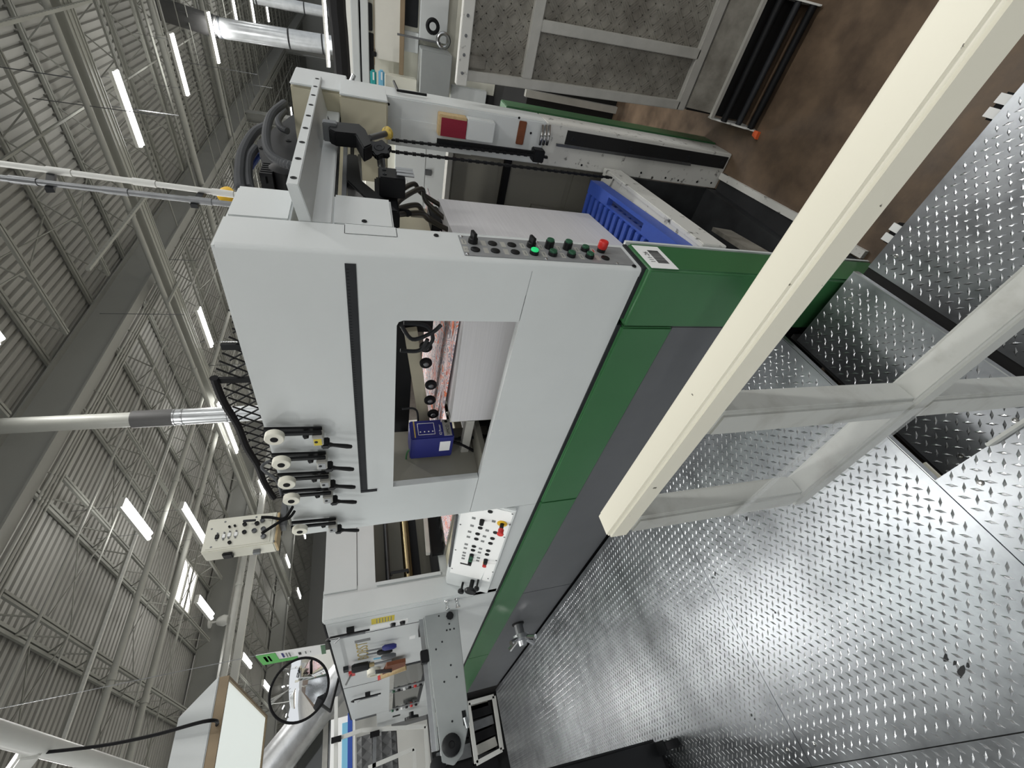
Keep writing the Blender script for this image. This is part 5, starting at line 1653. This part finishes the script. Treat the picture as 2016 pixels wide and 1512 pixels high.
# white guard frame in front of it
wf_ = thing('safety_barrier', 'white tubular safety barrier with black corner pieces by the press end', 'barrier', (-0.5, 7.0, 0))
for (p, q) in (((662, 1372), (660, 1640)), ((660, 1456), (712, 1438)), ((738, 1440), (735, 1600)), ((712, 1438), (838, 1430)), ((725, 1512), (815, 1474)), ((838, 1430), (845, 1600)), ((815, 1474), (822, 1640))):
    MB().bar(ay(*p, 7.0), ay(*q, 7.0), 0.045, 0.045).build('frame_tube', 'pipe_white' if p[0] != 738 else 'dull_steel', wf_)
for p in ((662, 1456), (738, 1445)):
    c = ay(*p, 6.97)
    MB().obox(c, (0.03, 0, 0), (0, 0.03, 0), (0, 0, 0.06)).build('corner_piece', 'black_rubber', wf_)
# white rack at the end of the platform
rk = thing('floor_rack', 'low white frame rack holding black parts at the platform end', 'rack', (-0.35, 6.9, 0))
RK = [ay(922, 1385, 6.75), ay(972, 1371, 6.75), ay(988, 1476, 6.75), ay(938, 1503, 6.75)]
for a, b in zip(RK, RK[1:] + RK[:1]):
    MB().bar(a, b, 0.05, 0.05, up=(0, 1, 0)).build('frame_tube', 'pipe_white', rk)
for k in range(4):
    t = 0.2 + 0.2 * k
    a, b = RK[0].lerp(RK[3], t), RK[1].lerp(RK[2], t)
    MB().bar(a.lerp(b, 0.15) + Vector((0, 0.15, 0)), a.lerp(b, 0.9) + Vector((0, 0.15, 0)), 0.10, 0.10).build('stored_part', ('black_metal', 'dull_steel', 'black_rubber', 'alu')[k], rk)
MB().prism([p + Vector((0, 0.3, 0)) for p in RK], (0, 0.02, 0)).build('back_plate', 'grime', rk)
dlv = thing('delivery_section', 'dark delivery section of the press with piled parts', 'machine', (0.4, 7.6, 0))
MB().box(0.05, 1.3, 7.31, 8.1, FZ, 1.4).build('delivery_body', 'slate_paint', dlv)
MB().box(-0.9, 0.04, 7.2, 7.5, FZ, 0.9).build('delivery_base', 'grime', dlv)
for k in range(4):
    MB().box(-0.85 + 0.22 * k, -0.70 + 0.22 * k, 7.05, 7.2, 0.05, 0.85).build('delivery_post', ('black_metal', 'dull_steel', 'black_metal', 'alu')[k], dlv)

# black wheeled bin at the bottom edge
bn = thing('wheeled_bin', 'black wheeled bin standing on the platform at the bottom edge', 'bin', (-1.4, 2.6, 0))
MB().prism([(-1.100, 2.28, 0.085), (-1.80, 2.28, 0.085), (-1.86, 2.22, 0.95), (-1.06, 2.22, 0.95)], (0, 0.5, 0)).build('bin_body', 'black_plastic', bn, bevel=0.015, seg=3)
MB().box(-1.80, -1.16, 2.33, 2.78, 0.05, 0.085).build('bin_chassis', 'black_rubber', bn)
for xx in (-1.145, -1.75):
    for yy in (2.22, 2.70):
        wv = MB().lathe((xx - 0.018, yy, 0.052), (1, 0, 0), [(0, 0.046), (0.004, 0.051), (0.034, 0.051), (0.038, 0.046)], 20).build('wheel', 'black_rubber', bn, smooth=True)
        MB().cyl((xx - 0.022, yy, 0.052), (xx + 0.026, yy, 0.052), 0.012, 10).build('axle', 'steel', wv, smooth=True)
        MB().box(xx - 0.03, xx + 0.03, yy - 0.03, yy + 0.06, 0.098, 0.106).build('caster_plate', 'black_metal', bn)
